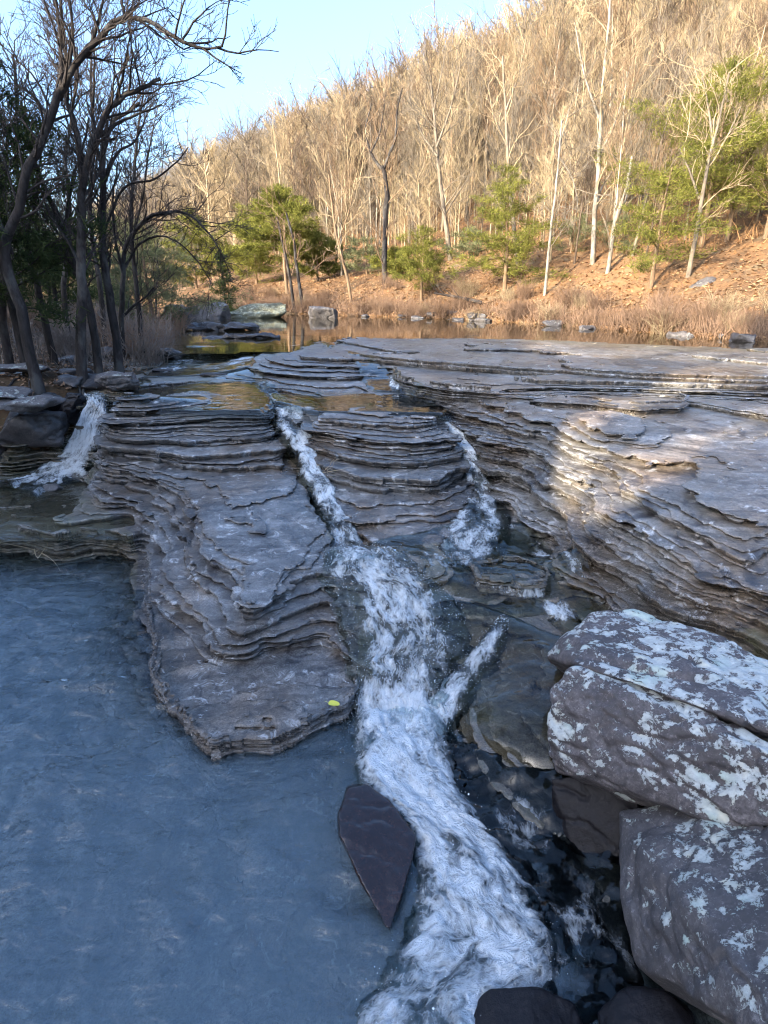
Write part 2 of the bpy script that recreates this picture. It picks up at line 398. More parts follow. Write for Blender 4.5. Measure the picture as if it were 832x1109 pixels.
def build_beds():
    lo, hi = float(Hs.min()) - .05, float(Hs.max()) + .12
    zs = [lo]
    r2 = random.Random(11)
    while zs[-1] < hi:
        zs.append(zs[-1] + r2.choice((.018, .022, .026, .03, .034, .045, .06, .075)))
    nl = len(zs) - 1
    ny, nx = X.shape
    micro = .006 * fbm2(X * 7, Y * 7, 5, 21) + .010 * fbm2(X * 1.7, Y * 1.7, 3, 22)
    micro += .0045 * (1 - np.abs(fbm2(X * 5 + Y * 2, Y * 9, 4, 24))) 
    SL = np.sqrt(sum(g ** 2 for g in np.gradient(Hs, GY, GX)))
    SL = np.clip(SL, 0, 2.5)
    def mask(k):
        mid = .5 * (zs[k] + zs[k + 1]) + jit[k]
        F = Hs - mid + lat[k] * SL
        near = np.abs(F) < .24
        if near.any():
            amp = namp[k] * (.13 + 1.0 * SL[near])
            F = F.copy()
            xx, yy = X[near], Y[near]
            F[near] += amp * fbm2(xx * 1.6, yy * 1.6, 5, 100 + k * 7, .6) + .25 * amp * np.abs(fbm2(xx * 9, yy * 9, 3, 400 + k * 3)) + (.003 + .038 * SL[near]) * cells(xx * 2.6 + yy * .8, yy * 3.4 - xx * .6, 60 + k * 5) + (.001 + .018 * SL[near]) * cells(xx * 8, yy * 9, 61 + k * 5) + .014 * SL[near] * fbm2(xx * 13, yy * 13, 4, 800 + k, .65)
        C = .25 * (F[1:, 1:] + F[1:, :-1] + F[:-1, 1:] + F[:-1, :-1]) > 0
        return F, C
    jit = [0.0] + [r2.uniform(-.024, .024) for _ in range(nl)]
    lat = [r2.choice((-.085, -.06, -.03, -.01, .01, .02, .035, .06, .075)) for _ in range(nl + 1)]
    namp = [r2.uniform(.03, .07) for _ in range(nl + 1)]
    allv, alla, quads, qreg = [], [], [], []
    off = 0
    prevC = None
    Fk, Ck = mask(0); Ck[:] = True
    for k in range(nl):
        if k + 1 < nl: Fn, Cn = mask(k + 1)
        else: Fn, Cn = None, np.zeros_like(Ck)
        if not Ck.any(): break
        t = zs[k + 1] - zs[k]
        # vertices snapped onto the edge of the bed
        cp = np.pad(Ck, 1, mode='edge')
        s4 = cp[:-1, :-1].astype(np.int8) + cp[1:, :-1] + cp[:-1, 1:] + cp[1:, 1:]
        bnd = (s4 > 0) & (s4 < 4)
        px, py = X.copy(), Y.copy()
        gyv, gxv = np.gradient(Fk, GY, GX)
        gm = np.sqrt(gxv ** 2 + gyv ** 2) + 1e-6
        ox, oy = -gxv / gm, -gyv / gm
        dx = np.gradient(GX)[None, :] + 0 * X; dy = np.gradient(GY)[:, None] + 0 * X
        mv = np.clip(Fk / gm, -.75 * np.minimum(dx, dy), .75 * np.minimum(dx, dy))
        px[bnd] += (ox * mv)[bnd]; py[bnd] += (oy * mv)[bnd]
        zt = zs[k + 1] + DIP + micro + .004 * fbm2(X * 3 + k * 5.1, Y * 3, 3, 31)
        zb = zs[k] + DIP + micro - .006
        zt = np.where(bnd, zt - min(.3 * t, .008), zt)
        top = Ck & ~erode(Cn, 2)
        if top.any():
            jj, ii = np.nonzero(top)
            q = np.stack([jj * nx + ii, jj * nx + ii + 1, (jj + 1) * nx + ii + 1, (jj + 1) * nx + ii], 1)
            quads.append(q + off); qreg.append(REG[jj, ii])
        use_off = off
        allv.append(np.stack([px, py, zt], 2).reshape(-1, 3)); alla.append(WET.ravel()); off += nx * ny
        # walls
        def edges():
            a = Ck[:, :-1] & ~Ck[:, 1:]; jj, ii = np.nonzero(a); yield jj * nx + ii + 1, (jj + 1) * nx + ii + 1, REG[jj, ii]
            a = ~Ck[:, :-1] & Ck[:, 1:]; jj, ii = np.nonzero(a); yield (jj + 1) * nx + ii + 1, jj * nx + ii + 1, REG[jj, ii + 1]
            a = Ck[:-1] & ~Ck[1:]; jj, ii = np.nonzero(a); yield (jj + 1) * nx + ii + 1, (jj + 1) * nx + ii, REG[jj, ii]
            a = ~Ck[:-1] & Ck[1:]; jj, ii = np.nonzero(a); yield (jj + 1) * nx + ii, (jj + 1) * nx + ii + 1, REG[jj + 1, ii]
        E = list(edges())
        A = np.concatenate([e[0] for e in E]); B = np.concatenate([e[1] for e in E]); RR = np.concatenate([e[2] for e in E])
        if len(A):
            ids, inv = np.unique(np.concatenate([A, B]), return_inverse=True)
            nA = len(A); ia, ib = inv[:nA], inv[nA:]
            bx, by = px.ravel()[ids], py.ravel()[ids]; nxo, nyo = ox.ravel()[ids], oy.ravel()[ids]
            zT, zB, wv = zt.ravel()[ids], zb.ravel()[ids], WET.ravel()[ids]
            j1 = fbm2(bx * 22, by * 22, 3, 500 + k); j2 = fbm2(bx * 15, by * 15, 3, 700 + k)
            rows = [ids + use_off]
            for f, o in ((.2, .003 + .005 * j1), (.55, -.012 + .014 * j2), (1.0, -.034 + .012 * j1)):
                v = np.stack([bx + nxo * o, by + nyo * o, zT * (1 - f) + zB * f], 1)
                allv.append(v); alla.append(wv); rows.append(np.arange(len(ids)) + off); off += len(ids)
            for r in range(3):
                hi_, lo_ = rows[r], rows[r + 1]
                quads.append(np.stack([lo_[ia], lo_[ib], hi_[ib], hi_[ia]], 1)); qreg.append(RR)
        # undersides of overhangs
        if prevC is not None:
            bt = Ck & ~erode(prevC, 1)
            if bt.any():
                jj, ii = np.nonzero(bt)
                g = np.stack([jj * nx + ii, (jj + 1) * nx + ii, (jj + 1) * nx + ii + 1, jj * nx + ii + 1], 1)
                ids, inv = np.unique(g.ravel(), return_inverse=True)
                o = np.where(bnd.ravel()[ids], .016, 0.)
                v = np.stack([px.ravel()[ids] - ox.ravel()[ids] * o, py.ravel()[ids] - oy.ravel()[ids] * o, zb.ravel()[ids]], 1)
                allv.append(v); alla.append(WET.ravel()[ids]); quads.append(inv.reshape(-1, 4) + off); qreg.append(REG[jj, ii]); off += len(ids)
        prevC = Ck; Fk, Ck = Fn, Cn
    V = np.concatenate(allv); A = np.concatenate(alla); Q = np.concatenate(quads); RQ = np.concatenate(qreg)
    out = []
    for r in range(len(LEDGES) + 1):
        q = Q[RQ == r]
        ids, inv = np.unique(q.ravel(), return_inverse=True)
        out.append((V[ids], inv.reshape(-1, 4), A[ids]))
    return out

LABEL = {
 'left': 'purple-grey layered ledge stepping down between the two left pools to a flat slab tip',
 'mid': 'dark curved wedge of thin rock layers between the two narrow chutes',
 'right': 'broad pale ledge of long stone shelves beside the lichen boulders, partly sunlit',
 'isle': 'low stepped island of flat stone slabs in the shallow upstream flow',
}
beds = build_beds()
for k, (v, q, w) in enumerate(beds):
    if k == 0:
        me = np_mesh('riverbed', v, q, True, {'wet': w}, sharp=R(38))
        tag(link_mesh('riverbed', me, ROCK_BED), kind='structure')
    else:
        nm = LEDGES[k - 1][0]
        me = np_mesh('rock_ledge', v, q, True, {'wet': w}, sharp=R(38))
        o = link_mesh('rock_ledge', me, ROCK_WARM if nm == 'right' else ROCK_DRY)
        tag(o, LABEL[nm], 'rock ledge')
# ------------------------------------------------------------------ water
def blur(A, n):
    for _ in range(n):
        A = np.pad(A, 1, mode='edge')
        A = (A[:-2, 1:-1] + A[2:, 1:-1] + A[1:-1, :-2] + A[1:-1, 2:] + 2 * A[1:-1, 1:-1]) / 6
    return A

HSM = blur(H, 9)
HSM2 = blur(HSM, 30)

def grid_at(A, x, y):
    x = np.asarray(x, float); y = np.asarray(y, float)
    i = np.clip(np.searchsorted(GX, x) - 1, 0, len(GX) - 2); j = np.clip(np.searchsorted(GY, y) - 1, 0, len(GY) - 2)
    a = np.clip((x - GX[i]) / (GX[i + 1] - GX[i]), 0, 1); b = np.clip((y - GY[j]) / (GY[j + 1] - GY[j]), 0, 1)
    return (A[j, i] * (1 - a) + A[j, i + 1] * a) * (1 - b) + (A[j + 1, i] * (1 - a) + A[j + 1, i + 1] * a) * b

def mat_white(name, tint, scale=9.0, stretch=3.0, calm=.3):
    m = NT(name)
    uv = m.n('ShaderNodeUVMap', uv_map='flow').outputs[0]
    v = m.mapv(uv, (scale, scale / stretch, scale))
    n1 = m.noise(v, 1.0, 7, .68, .25)
    n2 = m.noise(v, 3.3, 5, .62, .5)
    ridge = m.math('SUBTRACT', 1.0, m.math('ABSOLUTE', m.math('SUBTRACT', m.math('MULTIPLY', n2, 2), 1.0)))
    fo = m.attr('foam')
    n0 = m.noise(m.mapv(uv, (3.2, 2.4, 3)), 1.0, 3, .5, 1.5)
    t = m.math('ADD', fo, m.math('MULTIPLY', m.math('SUBTRACT', n1, .5), 1.35))
    t = m.math('ADD', t, m.math('MULTIPLY', m.math('SUBTRACT', n0, .5), 1.3))
    t = m.math('ADD', t, m.math('MULTIPLY', m.math('SUBTRACT', ridge, .78), .7))
    fac = m.n('ShaderNodeMapRange', interpolation_type='SMOOTHSTEP', i={0: t, 1: .24, 2: .88, 3: 0, 4: 1}).outputs[0]
    fac = m.math('MULTIPLY', fac, m.n('ShaderNodeMapRange', i={0: fo, 1: .02, 2: .2, 3: 0, 4: 1}).outputs[0])
    nb = m.bump(m.math('ADD', n1, m.math('MULTIPLY', ridge, .6)), .9, .06)
    lo = m.noise(m.mapv(uv, (5, 5, 5)), 1.0, 3, .5, .5)
    nw = m.bump(m.math('ADD', m.math('MULTIPLY', lo, calm), m.math('MULTIPLY', m.math('MULTIPLY', n2, fo), 1.5)), .7, .02)
    wat = water_nodes(m, nw, tint, .04)
    foam = m.principled(Base_Color=(.80, .85, .88), Roughness=.45, Normal=nb, Specular_IOR_Level=.4)
    tl = m.n('ShaderNodeBsdfTranslucent', i={'Color': (.75, .84, .9), 'Normal': nb}).outputs[0]
    foam = m.n('ShaderNodeMixShader', i={0: .25, 1: foam, 2: tl}).outputs[0]
    fac = m.math('MULTIPLY', fac, .96)
    return m.done(m.n('ShaderNodeMixShader', i={0: fac, 1: wat, 2: foam}).outputs[0])

WHITE = mat_white('white_water', (.74, .82, .82), 6.5, 1.7, .6)
TURB = mat_white('turbulent_water', (.74, .82, .82), 5.0, 1.1, .6)
SHEET = mat_white('running_water', (.78, .80, .74), 7.0, 1.6, .5)
FILM = mat_white('thin_water', (.80, .80, .74), 6.0, 1.3, .12)
POOL = mat_water('pool_water', (.72, .82, .88), (.185, .26, .31), .30, scale=2.4, dist=.14, stretch=(1.0, 2.2, 1), rot=.5, depth=True)  # blue diffuse body colour stands in for reflected sky, fading in the shallows
CALM = mat_water('calm_water', (.55, .55, .42), (.05, .04, .02), .35, scale=2.5, dist=.0035, stretch=(1, .8, 1), rough=.02)

def water_grid(name, poly, z, cell, mat, waves, label=None):
    P = np.asarray(poly, float)
    x = np.arange(P[:, 0].min(), P[:, 0].max() + cell, cell); y = np.arange(P[:, 1].min(), P[:, 1].max() + cell, cell)
    xx, yy = np.meshgrid(x, y)
    ok = in_poly((xx[1:, 1:] + xx[:-1, :-1]) / 2, (yy[1:, 1:] + yy[:-1, :-1]) / 2, P)
    jj, ii = np.nonzero(ok); nx = len(x)
    q = np.stack([jj * nx + ii, jj * nx + ii + 1, (jj + 1) * nx + ii + 1, (jj + 1) * nx + ii], 1)
    v = np.stack([xx.ravel(), yy.ravel(), (z + waves(xx, yy)).ravel()], 1)
    ids, inv = np.unique(q.ravel(), return_inverse=True)
    silt_sky = sstep(.04, .42, z - grid_at(HSM, v[ids][:, 0], v[ids][:, 1]))
    return tag(link_mesh(name, np_mesh(name, v[ids], inv.reshape(-1, 4), True, {'silt_sky': silt_sky}), mat), label, kind='structure')

def pool_waves(x, y):
    # rings and streaks running out from the foot of the falls
    d = np.hypot(x - .1, y - 2.9); th = np.arctan2(x - .1, y - 2.9)
    a = fbm2(d * 5.5 + 1.2 * fbm2(x * 1.5, y * 1.5, 2, 5), th * 2.2, 3, 61)
    b = fbm2(x * 2.2 + y * .8, y * 4.5 - x * 1.5, 4, 62)
    c = fbm2(x * 9, y * 9, 3, 63)
    edge = np.exp(-((x + 2.0) ** 2 / 1.6 + (y - 4.3) ** 2 / 2.6))
    return .036 * a + .034 * b + .006 * c + edge * .085 * fbm2(x * 3 + y * 2, y * 8 - x, 3, 64)

water_grid('pool_water', [(-9, .4), (2.6, .4), (2.6, 3.6), (.9, 4.6), (-1.0, 6.9), (-9, 6.9)], 0.0, .035, POOL, pool_waves)
mp = np.array([W(-260, 500, .3)[:2], W(60, 503, .3)[:2], W(150, 520, .3)[:2], W(160, 560, .3)[:2], W(142, 585, .28)[:2], W(60, 588, .27)[:2], W(-260, 588, .27)[:2]])
water_grid('pool_water', mp, .292, .04, mat_water('shallow_pool_water', (.92, .90, .78), (.13, .12, .085), .22, 5, .02), lambda x, y: .006 * fbm2(x * 5, y * 7, 3, 71))
water_grid('pool_water', [(-16, 13.2), (-6, 12.6), (-3, 13.3), (17, 13.3), (30, 12), (34, 30), (14, 44), (-26, 70), (-40, 60), (-16, 30)], 1.62, .35, CALM, lambda x, y: .003 * fbm2(x * 1.3, y * 1.3, 3, 72))

def sheet(name, pts, thick, mat, foam, H0=HSM, zmin=-9, ripple=.006, kind='structure', label=None, edge=.12, freq=5.0):
    """a thin skin of running water that follows the bed and dips under it at its own margin"""
    P = poly_w(pts)
    i0, i1 = np.searchsorted(GX, [P[:, 0].min(), P[:, 0].max()]); j0, j1 = np.searchsorted(GY, [P[:, 1].min(), P[:, 1].max()])
    sl = np.s_[max(j0 - 1, 0):j1 + 2, max(i0 - 1, 0):i1 + 2]
    x, y, h = X[sl], Y[sl], H0[sl]
    ins = in_poly(x, y, P); d = poly_dist(x, y, P) + .05 * fbm2(x * 4, y * 4, 3, 81)
    k = sstep(0, edge, d)
    f = foam(x, y, h)
    z = np.maximum(h, zmin) + (thick + .03) * k - .03 + ripple * fbm2(x * freq, y * freq * 1.6, 4, 82) + .012 * f * fbm2(x * 14, y * 14, 3, 83)
    ok = ins[1:, 1:] & ins[:-1, :-1] & ins[1:, :-1] & ins[:-1, 1:]
    jj, ii = np.nonzero(ok); nx = x.shape[1]
    q = np.stack([jj * nx + ii, jj * nx + ii + 1, (jj + 1) * nx + ii + 1, (jj + 1) * nx + ii], 1)
    v = np.stack([x.ravel(), y.ravel(), z.ravel()], 1); ids, inv = np.unique(q.ravel(), return_inverse=True)
    me = np_mesh(name, v[ids], inv.reshape(-1, 4), True, {'foam': np.clip(f * k, 0, 1).ravel()[ids]}, uv=v[ids][:, :2])
    return tag(link_mesh(name, me, mat), label, kind=kind)

def blobs(x, y, spots):
    f = np.zeros_like(x)
    for u, v, z, r, a in spots:
        p = W(u, v, z); f = np.maximum(f, a * np.exp(-((x - p[0]) ** 2 + (y - p[1]) ** 2) / (r * r)))
    return f
def steep_foam(x, y, h, lo=.25, hi=.8, amt=.7):
    gy, gx = np.gradient(h, axis=(0, 1)); g = np.hypot(gx, gy) / .02
    return amt * sstep(lo, hi, g)

# flow over the shelf behind the left ledge, with its little steps upstream
sheet('running_water', [(120,436,1.38),(130,448,1.36),(200,449,1.37),(284,448,1.37),(298,440,1.37),(292,425,1.38),(272,404,1.40),(200,404,1.40),(150,412,1.40)],
      .02, FILM, lambda x, y, h: blobs(x, y, [(170, 446, 1.36, .2, .2)]), zmin=1.385, ripple=.004, edge=.08)
sheet('running_water', [(150,414,1.4),(275,407,1.40),(280,396,1.5),(278,384,1.58),(300,371,1.62),(210,371,1.62),(185,386,1.5),(160,404,1.42)],
      .05, FILM, lambda x, y, h: steep_foam(x, y, h, .15, .6, .6) + blobs(x, y, [(268, 391, 1.5, .3, .75), (256, 397, 1.46, .3, .5), (180, 400, 1.45, .4, .5), (200, 392, 1.47, .4, .4), (230, 402, 1.42, .3, .3)]), edge=.1)
# flow over the shelf of the middle wedge
sheet('running_water', [(292,436,1.38),(340,449,1.37),(400,450,1.37),(478,450,1.37),(490,444,1.38),(470,430,1.42),(430,412,1.45),(405,424,1.42),(345,428,1.40),(288,424,1.40)],
      .012, FILM, lambda x, y, h: blobs(x, y, [(330, 445, 1.36, .16, .25)]), zmin=1.388, ripple=.003, edge=.08)
# the narrow stream between the island and the big shelf
sheet('running_water', [(400,424,1.43),(440,426,1.43),(424,405,1.48),(400,392,1.58),(372,384,1.6),(362,372,1.62),(345,374,1.62),(372,390,1.56)],
      .04, FILM, lambda x, y, h: steep_foam(x, y, h, .2, .7, .5))
# splash basin below the middle wedge
sheet('running_water', [(375,588,.55),(420,578,.58),(480,570,.55),(545,545,.62),(575,572,.5),(610,604,.45),(655,655,.38),(690,690,.38),(660,700,.36),(600,668,.36),(540,672,.36),(500,668,.36),(470,632,.45),(420,600,.55)],
      .035, SHEET, lambda x, y, h: steep_foam(x, y, h, .5, 1.2, .35) + blobs(x, y, [(500, 545, .62, .2, .55), (540, 570, .52, .22, .3), (485, 590, .52, .2, .5), (605, 660, .36, .12, .6), (645, 640, .4, .1, .5), (590, 600, .46, .16, .38), (475, 615, .45, .2, .4)]), ripple=.016, freq=7)
# the smooth submerged slab, and the dark slide between the foam and the boulders
sheet('running_water', [(470,640,.42),(545,655,.37),(640,690,.36),(690,700,.36),(720,760,.36),(690,840,.2),(640,850,.14),(560,836,.1),(500,800,.05),(470,720,.15)],
      .05, FILM, lambda x, y, h: steep_foam(x, y, h, .55, 1.4, .2) + blobs(x, y, [(600, 662, .36, .1, .4)]), H0=HSM2, zmin=-.02, ripple=.016, freq=5)
DARKW = mat_white('dark_slide_water', (.30, .34, .35), 6.0, 1.6, 1.4)
sheet('running_water', [(470,760,.05),(500,790,.05),(560,826,.1),(640,840,.14),(700,850,.15),(700,940,.0),(720,1130,.0),(560,1130,.0),(520,980,.0),(480,880,.0)],
      .06, DARKW, lambda x, y, h: steep_foam(x, y, h, .5, 1.2, .3) + blobs(x, y, [(560, 890, .05, .25, .2), (620, 1010, .0, .3, .2)]), H0=HSM2, zmin=-.03, ripple=.045, freq=7)

def catmull(P, n):
    P = np.asarray(P, float); m = len(P); t = np.linspace(0, m - 1, n); i = np.clip(t.astype(int), 0, m - 2); f = (t - i)[:, None]
    p0, p1, p2, p3 = P[np.clip(i - 1, 0, m - 1)], P[i], P[i + 1], P[np.clip(i + 2, 0, m - 1)]
    return .5 * (2 * p1 + (p2 - p0) * f + (2 * p0 - 5 * p1 + 4 * p2 - p3) * f ** 2 + (3 * p1 - p0 - 3 * p2 + p3) * f ** 3)

def ribbon(name, secs, depth, amp, mat=WHITE, cell=.018, bulge=.03, follow=True, seed=0, label=None, soft=.35):
    """secs: (uL, vL, uR, vR, z, foam); the skin lies on the bed of the channel's middle line"""
    A = np.array([np.concatenate([W(a, b, z)[:2], W(c, d, z)[:2], [z, f]]) for a, b, c, d, z, f in secs])
    L = np.hypot(*np.diff((A[:, :2] + A[:, 2:4]) / 2, axis=0).T).sum(); Wd = np.hypot(*(A[:, :2] - A[:, 2:4]).T).max()
    ns, nt = max(12, int(L / cell)), max(8, int(Wd / cell))
    S = catmull(A, ns); q = np.linspace(0, L, ns); wb = .09 * Wd * np.minimum(1, q / .2)
    ja, jb = wb * fbm2(q * 3.1, q * 0 + seed, 4, 250), wb * fbm2(q * 3.1 + 7, q * 0 + seed, 4, 251)
    ex = (S[:, 2:4] - S[:, 0:2]) / (np.linalg.norm(S[:, 2:4] - S[:, 0:2], axis=1)[:, None] + 1e-9)
    S[:, 0:2] += ex * ja[:, None]; S[:, 2:4] += ex * jb[:, None]; t = np.linspace(0, 1, nt)[None, :]
    x = S[:, 0:1] * (1 - t) + S[:, 2:3] * t; y = S[:, 1:2] * (1 - t) + S[:, 3:4] * t
    mid = np.stack([(S[:, 0] + S[:, 2]) / 2, (S[:, 1] + S[:, 3]) / 2], 1)
    zc = grid_at(HSM, mid[:, 0], mid[:, 1]) if follow else S[:, 4]
    if follow: zc = np.minimum(zc, S[:, 4] + .1)
    kern = np.ones(7) / 7
    zc = np.convolve(np.pad(zc, 3, mode='edge'), kern, 'valid')
    e = 1 - np.abs(2 * t - 1)                      # 0 at the margins, 1 in the middle
    f = S[:, 5:6] * sstep(0, soft, e) + 0 * x
    ds = np.concatenate([[0], np.cumsum(np.hypot(*np.diff(mid, axis=0).T))])[:, None] + 0 * x
    dt = (t - .5) * np.hypot(S[:, 0:1] - S[:, 2:3], S[:, 1:2] - S[:, 3:4])
    n = fbm2(dt * 9 + seed, ds * 4, 5, 200 + seed) + .5 * (1 - 2 * np.abs(fbm2(dt * 16, ds * 9, 4, 210 + seed)))
    z = zc[:, None] + depth * sstep(-.1, .5, e) + bulge * np.sin(np.pi * np.clip(e, 0, 1) / 2) + (amp * n + amp * .28 * fbm2(dt * 34, ds * 30, 3, 240 + seed)) * (.35 + .65 * sstep(0, .5, e)) - (.03 if follow else .075) * (1 - sstep(0, .14 if follow else .5, e))
    x = x + .5 * amp * fbm2(dt * 8, ds * 8, 3, 220 + seed); y = y + .5 * amp * fbm2(dt * 8 + 9, ds * 8, 3, 230 + seed)
    jj, ii = np.meshgrid(np.arange(ns - 1), np.arange(nt - 1), indexing='ij'); jj = jj.ravel(); ii = ii.ravel()
    q = np.stack([jj * nt + ii, (jj + 1) * nt + ii, (jj + 1) * nt + ii + 1, jj * nt + ii + 1], 1)
    v = np.stack([x.ravel(), y.ravel(), z.ravel()], 1)
    me = np_mesh(name, v, q, True, {'foam': np.clip(f, 0, 1).ravel()}, uv=np.stack([dt.ravel(), ds.ravel()], 1))
    nrm = np.zeros(len(me.polygons) * 3, np.float32); me.polygons.foreach_get('normal', nrm)
    if nrm[2::3].mean() < 0: me.flip_normals()
    tag(link_mesh(name, me, mat), label, kind='structure')
    return v

RIB = []
RIB.append(ribbon('cascade_water', [(274,418,300,418,1.40,.1),(284,430,316,428,1.37,.25),(291,443,334,441,1.33,.48),(300,461,343,462,1.19,.5),(313,488,346,488,1.0,.55),(330,520,360,518,.83,.54),(344,550,377,548,.69,.46),(350,575,398,574,.6,.30),(352,596,412,596,.57,.30),(350,612,430,612,.56,.42)], .07, .028, seed=1, soft=.5))
RIB.append(ribbon('cascade_water', [(342,596,452,600,.57,.30),(342,616,478,622,.55,.58),(348,645,496,650,.42,.52),(360,690,508,690,.28,.46),(372,735,502,735,.13,.52),(374,770,496,778,.04,.74),(370,800,506,812,.0,.8)], .06, .05, seed=2, soft=.75))
RIB.append(ribbon('cascade_water', [(374,768,490,776,.06,.5),(370,800,508,815,.04,.70),(378,850,524,868,.04,.74),(410,885,552,905,.04,.72),(432,915,584,945,.04,.68),(424,955,612,985,.04,.62),(410,1000,638,1030,.04,.58),(396,1050,644,1072,.03,.55),(380,1109,572,1127,.03,.5),(370,1200,560,1220,.03,.5)], .02, .045, follow=False, bulge=.03, seed=3, soft=.6, mat=TURB))
RIB.append(ribbon('cascade_water', [(543,664,552,674,.38,.2),(523,674,545,692,.36,.48),(500,700,530,722,.28,.52),(474,732,510,756,.15,.56),(440,772,492,800,.05,.7)], .045, .035, seed=4, soft=.8))
RIB.append(ribbon('cascade_water', [(474,443,490,443,1.37,.1),(478,452,495,453,1.3,.45),(485,468,504,470,1.13,.62),(491,486,514,490,1.0,.64),(498,503,524,507,.86,.56),(496,525,542,530,.74,.36),(478,556,556,560,.62,.40),(468,590,550,598,.52,.36),(464,615,536,625,.46,.2)], .05, .022, seed=5, soft=.6))
RIB.append(ribbon('cascade_water', [(86,430,122,431,1.37,.2),(86,440,122,442,1.31,.55),(80,462,118,466,1.02,.62),(60,486,108,494,.66,.66),(34,504,92,514,.40,.64),(2,516,76,526,.31,.5),(-30,528,50,540,.305,.25)], .05, .04, seed=6, follow=False, soft=.5))

# spray thrown up by the falls: one mass of droplets
dv, dfc = [], []
oct_v = np.array([(1, 0, 0), (-1, 0, 0), (0, 1, 0), (0, -1, 0), (0, 0, 1), (0, 0, -1)], float)
oct_f = np.array([(0, 2, 4), (2, 1, 4), (1, 3, 4), (3, 0, 4), (2, 0, 5), (1, 2, 5), (3, 1, 5), (0, 3, 5)])
nd = 0
for ri, cnt, hi in ((1, 3200, .10), (2, 420, .03), (0, 600, .06), (3, 600, .06), (4, 800, .07), (5, 450, .06)):
    v = RIB[ri]; k = rng.integers(0, len(v), cnt)
    for p in v[k]:
        c = p + rng.normal(0, 1, 3) * (.012, .012, .0); c[2] += abs(rng.normal(0, hi * .4)) + .01
        s = rng.lognormal(-6.3, .40)
        dv.append(c + oct_v * s * (1, 1, rng.uniform(.8, 1.8))); dfc.append(oct_f + nd); nd += 6
m = NT('spray_drops'); SPRAY = m.done(m.principled(Base_Color=(.82, .87, .9), Roughness=.2))
tag(link_mesh('spray', np_mesh('spray', np.concatenate(dv), np.concatenate(dfc), True), SPRAY), 'white spray drops thrown up by the falls', kind='stuff')
# ------------------------------------------------------------------ terrain
BANK_L = np.array([(-9.5, -30), (-9, 3), (-8.2, 7.9), (-5.9, 8.75), (-4.85, 9.1), (-4.35, 9.7), (-4.3, 11), (-4.5, 13), (-5.3, 17), (-7.6, 23), (-11, 30), (-20, 42), (-40, 66), (-120, 160)], float)
BANK_R = np.array([(60, 6), (30, 11), (17, 13.0), (11.2, 14.4), (9.2, 17), (7.4, 20.6), (5.2, 24.5), (2.6, 27.6), (-1.5, 30.0), (-7, 34), (-15, 43), (-32, 66), (-105, 160)], float)
POLY_L = np.vstack([BANK_L, [(-2000, 160), (-2000, -30)]])
POLY_R = np.vstack([BANK_R, [(-105, 2000), (2500, 2000), (2500, 6)]])
RIDGE = np.array([(-52, 34), (-29, 16), (-20, 3), (-13, -12), (2, -23), (24, -30), (60, -30)], float)
SHADE_RIDGE_H = np.array([2, 6, 9.2, 9.6, 9.6, 9.6, 7], float)

def terrain(x, y):
    x = np.asarray(x, float); y = np.asarray(y, float)
    n1 = fbm2(x * .35, y * .35, 4, 301); n2 = fbm2(x * 1.6, y * 1.6, 4, 302); n3 = fbm2(x * .03, y * .03, 4, 303)
    z = np.full(x.shape, -1.6)
    dl = poly_dist(x, y, BANK_L, False); il = in_poly(x, y, POLY_L)
    dr = poly_dist(x, y, BANK_R, False); ir = in_poly(x, y, POLY_R)
    wob = .35 * n2
    sdl = np.where(il, dl, -dl) + wob
    zl = 1.32 + .13 * np.clip(dl, 0, 14) + .02 * np.clip(dl - 14, 0, 60) + .12 * n2 + .25 * n1 * sstep(0, 4, dl)
    far_l = sstep(15, 60, y); zl = zl + far_l * (.0 + .06 * np.clip(dl, 0, 200))
    z = z + (zl - z) * sstep(-.35, .35, sdl)
    sdr = np.where(ir, dr, -dr) + wob
    d = (x - 14) * .805 + (y - 22) * .593
    hill = 5.0 * np.log1p(np.exp(np.clip(d / 5.0, -30, 60))) * .46
    hill = 52 * (1 - np.exp(-hill / 52 * 1.35)) * (1 + .10 * n3) + 2.5 * n3 * sstep(5, 60, d)
    zr = 1.62 + .30 * sstep(0, 2.2, dr) + .03 * np.clip(dr, 0, 10) + hill * sstep(-.5, 6, dr) + .07 * n2 + .2 * n1 * sstep(1, 6, dr)
    z = np.where(sdr > -.35, z + (zr - z) * sstep(-.35, .35, sdr), z)
    # near bank where the photographer stands
    z = np.maximum(z, np.where((np.abs(x) < 60) & (y < .8) & (x > -6), 1.0 - 2.6 * sstep(-1.2, .6, y), -9))
    # unseen ridge added behind and to the left to keep the creek in shade
    best = np.full(x.shape, 1e9); hc = np.zeros(x.shape)
    for i in range(len(RIDGE) - 1):
        a, b = RIDGE[i], RIDGE[i + 1]; ab = b - a
        t = np.clip(((x - a[0]) * ab[0] + (y - a[1]) * ab[1]) / (ab ** 2).sum(), 0, 1)
        dd = np.hypot(x - a[0] - t * ab[0], y - a[1] - t * ab[1]); m = dd < best
        best = np.where(m, dd, best); hc = np.where(m, SHADE_RIDGE_H[i] * (1 - t) + SHADE_RIDGE_H[i + 1] * t, hc)
    hc = hc - np.where(x < 0, 3.2, 0) * np.exp(-((.669 * x - .743 * y + 2.7) / 1.0) ** 4)      # notch cut in the added ridge to let a sun patch through
    z = z + np.where(z > 0, hc * np.exp(-(best / 7.5) ** 2) * (1 + .12 * n1), 0)
    return z

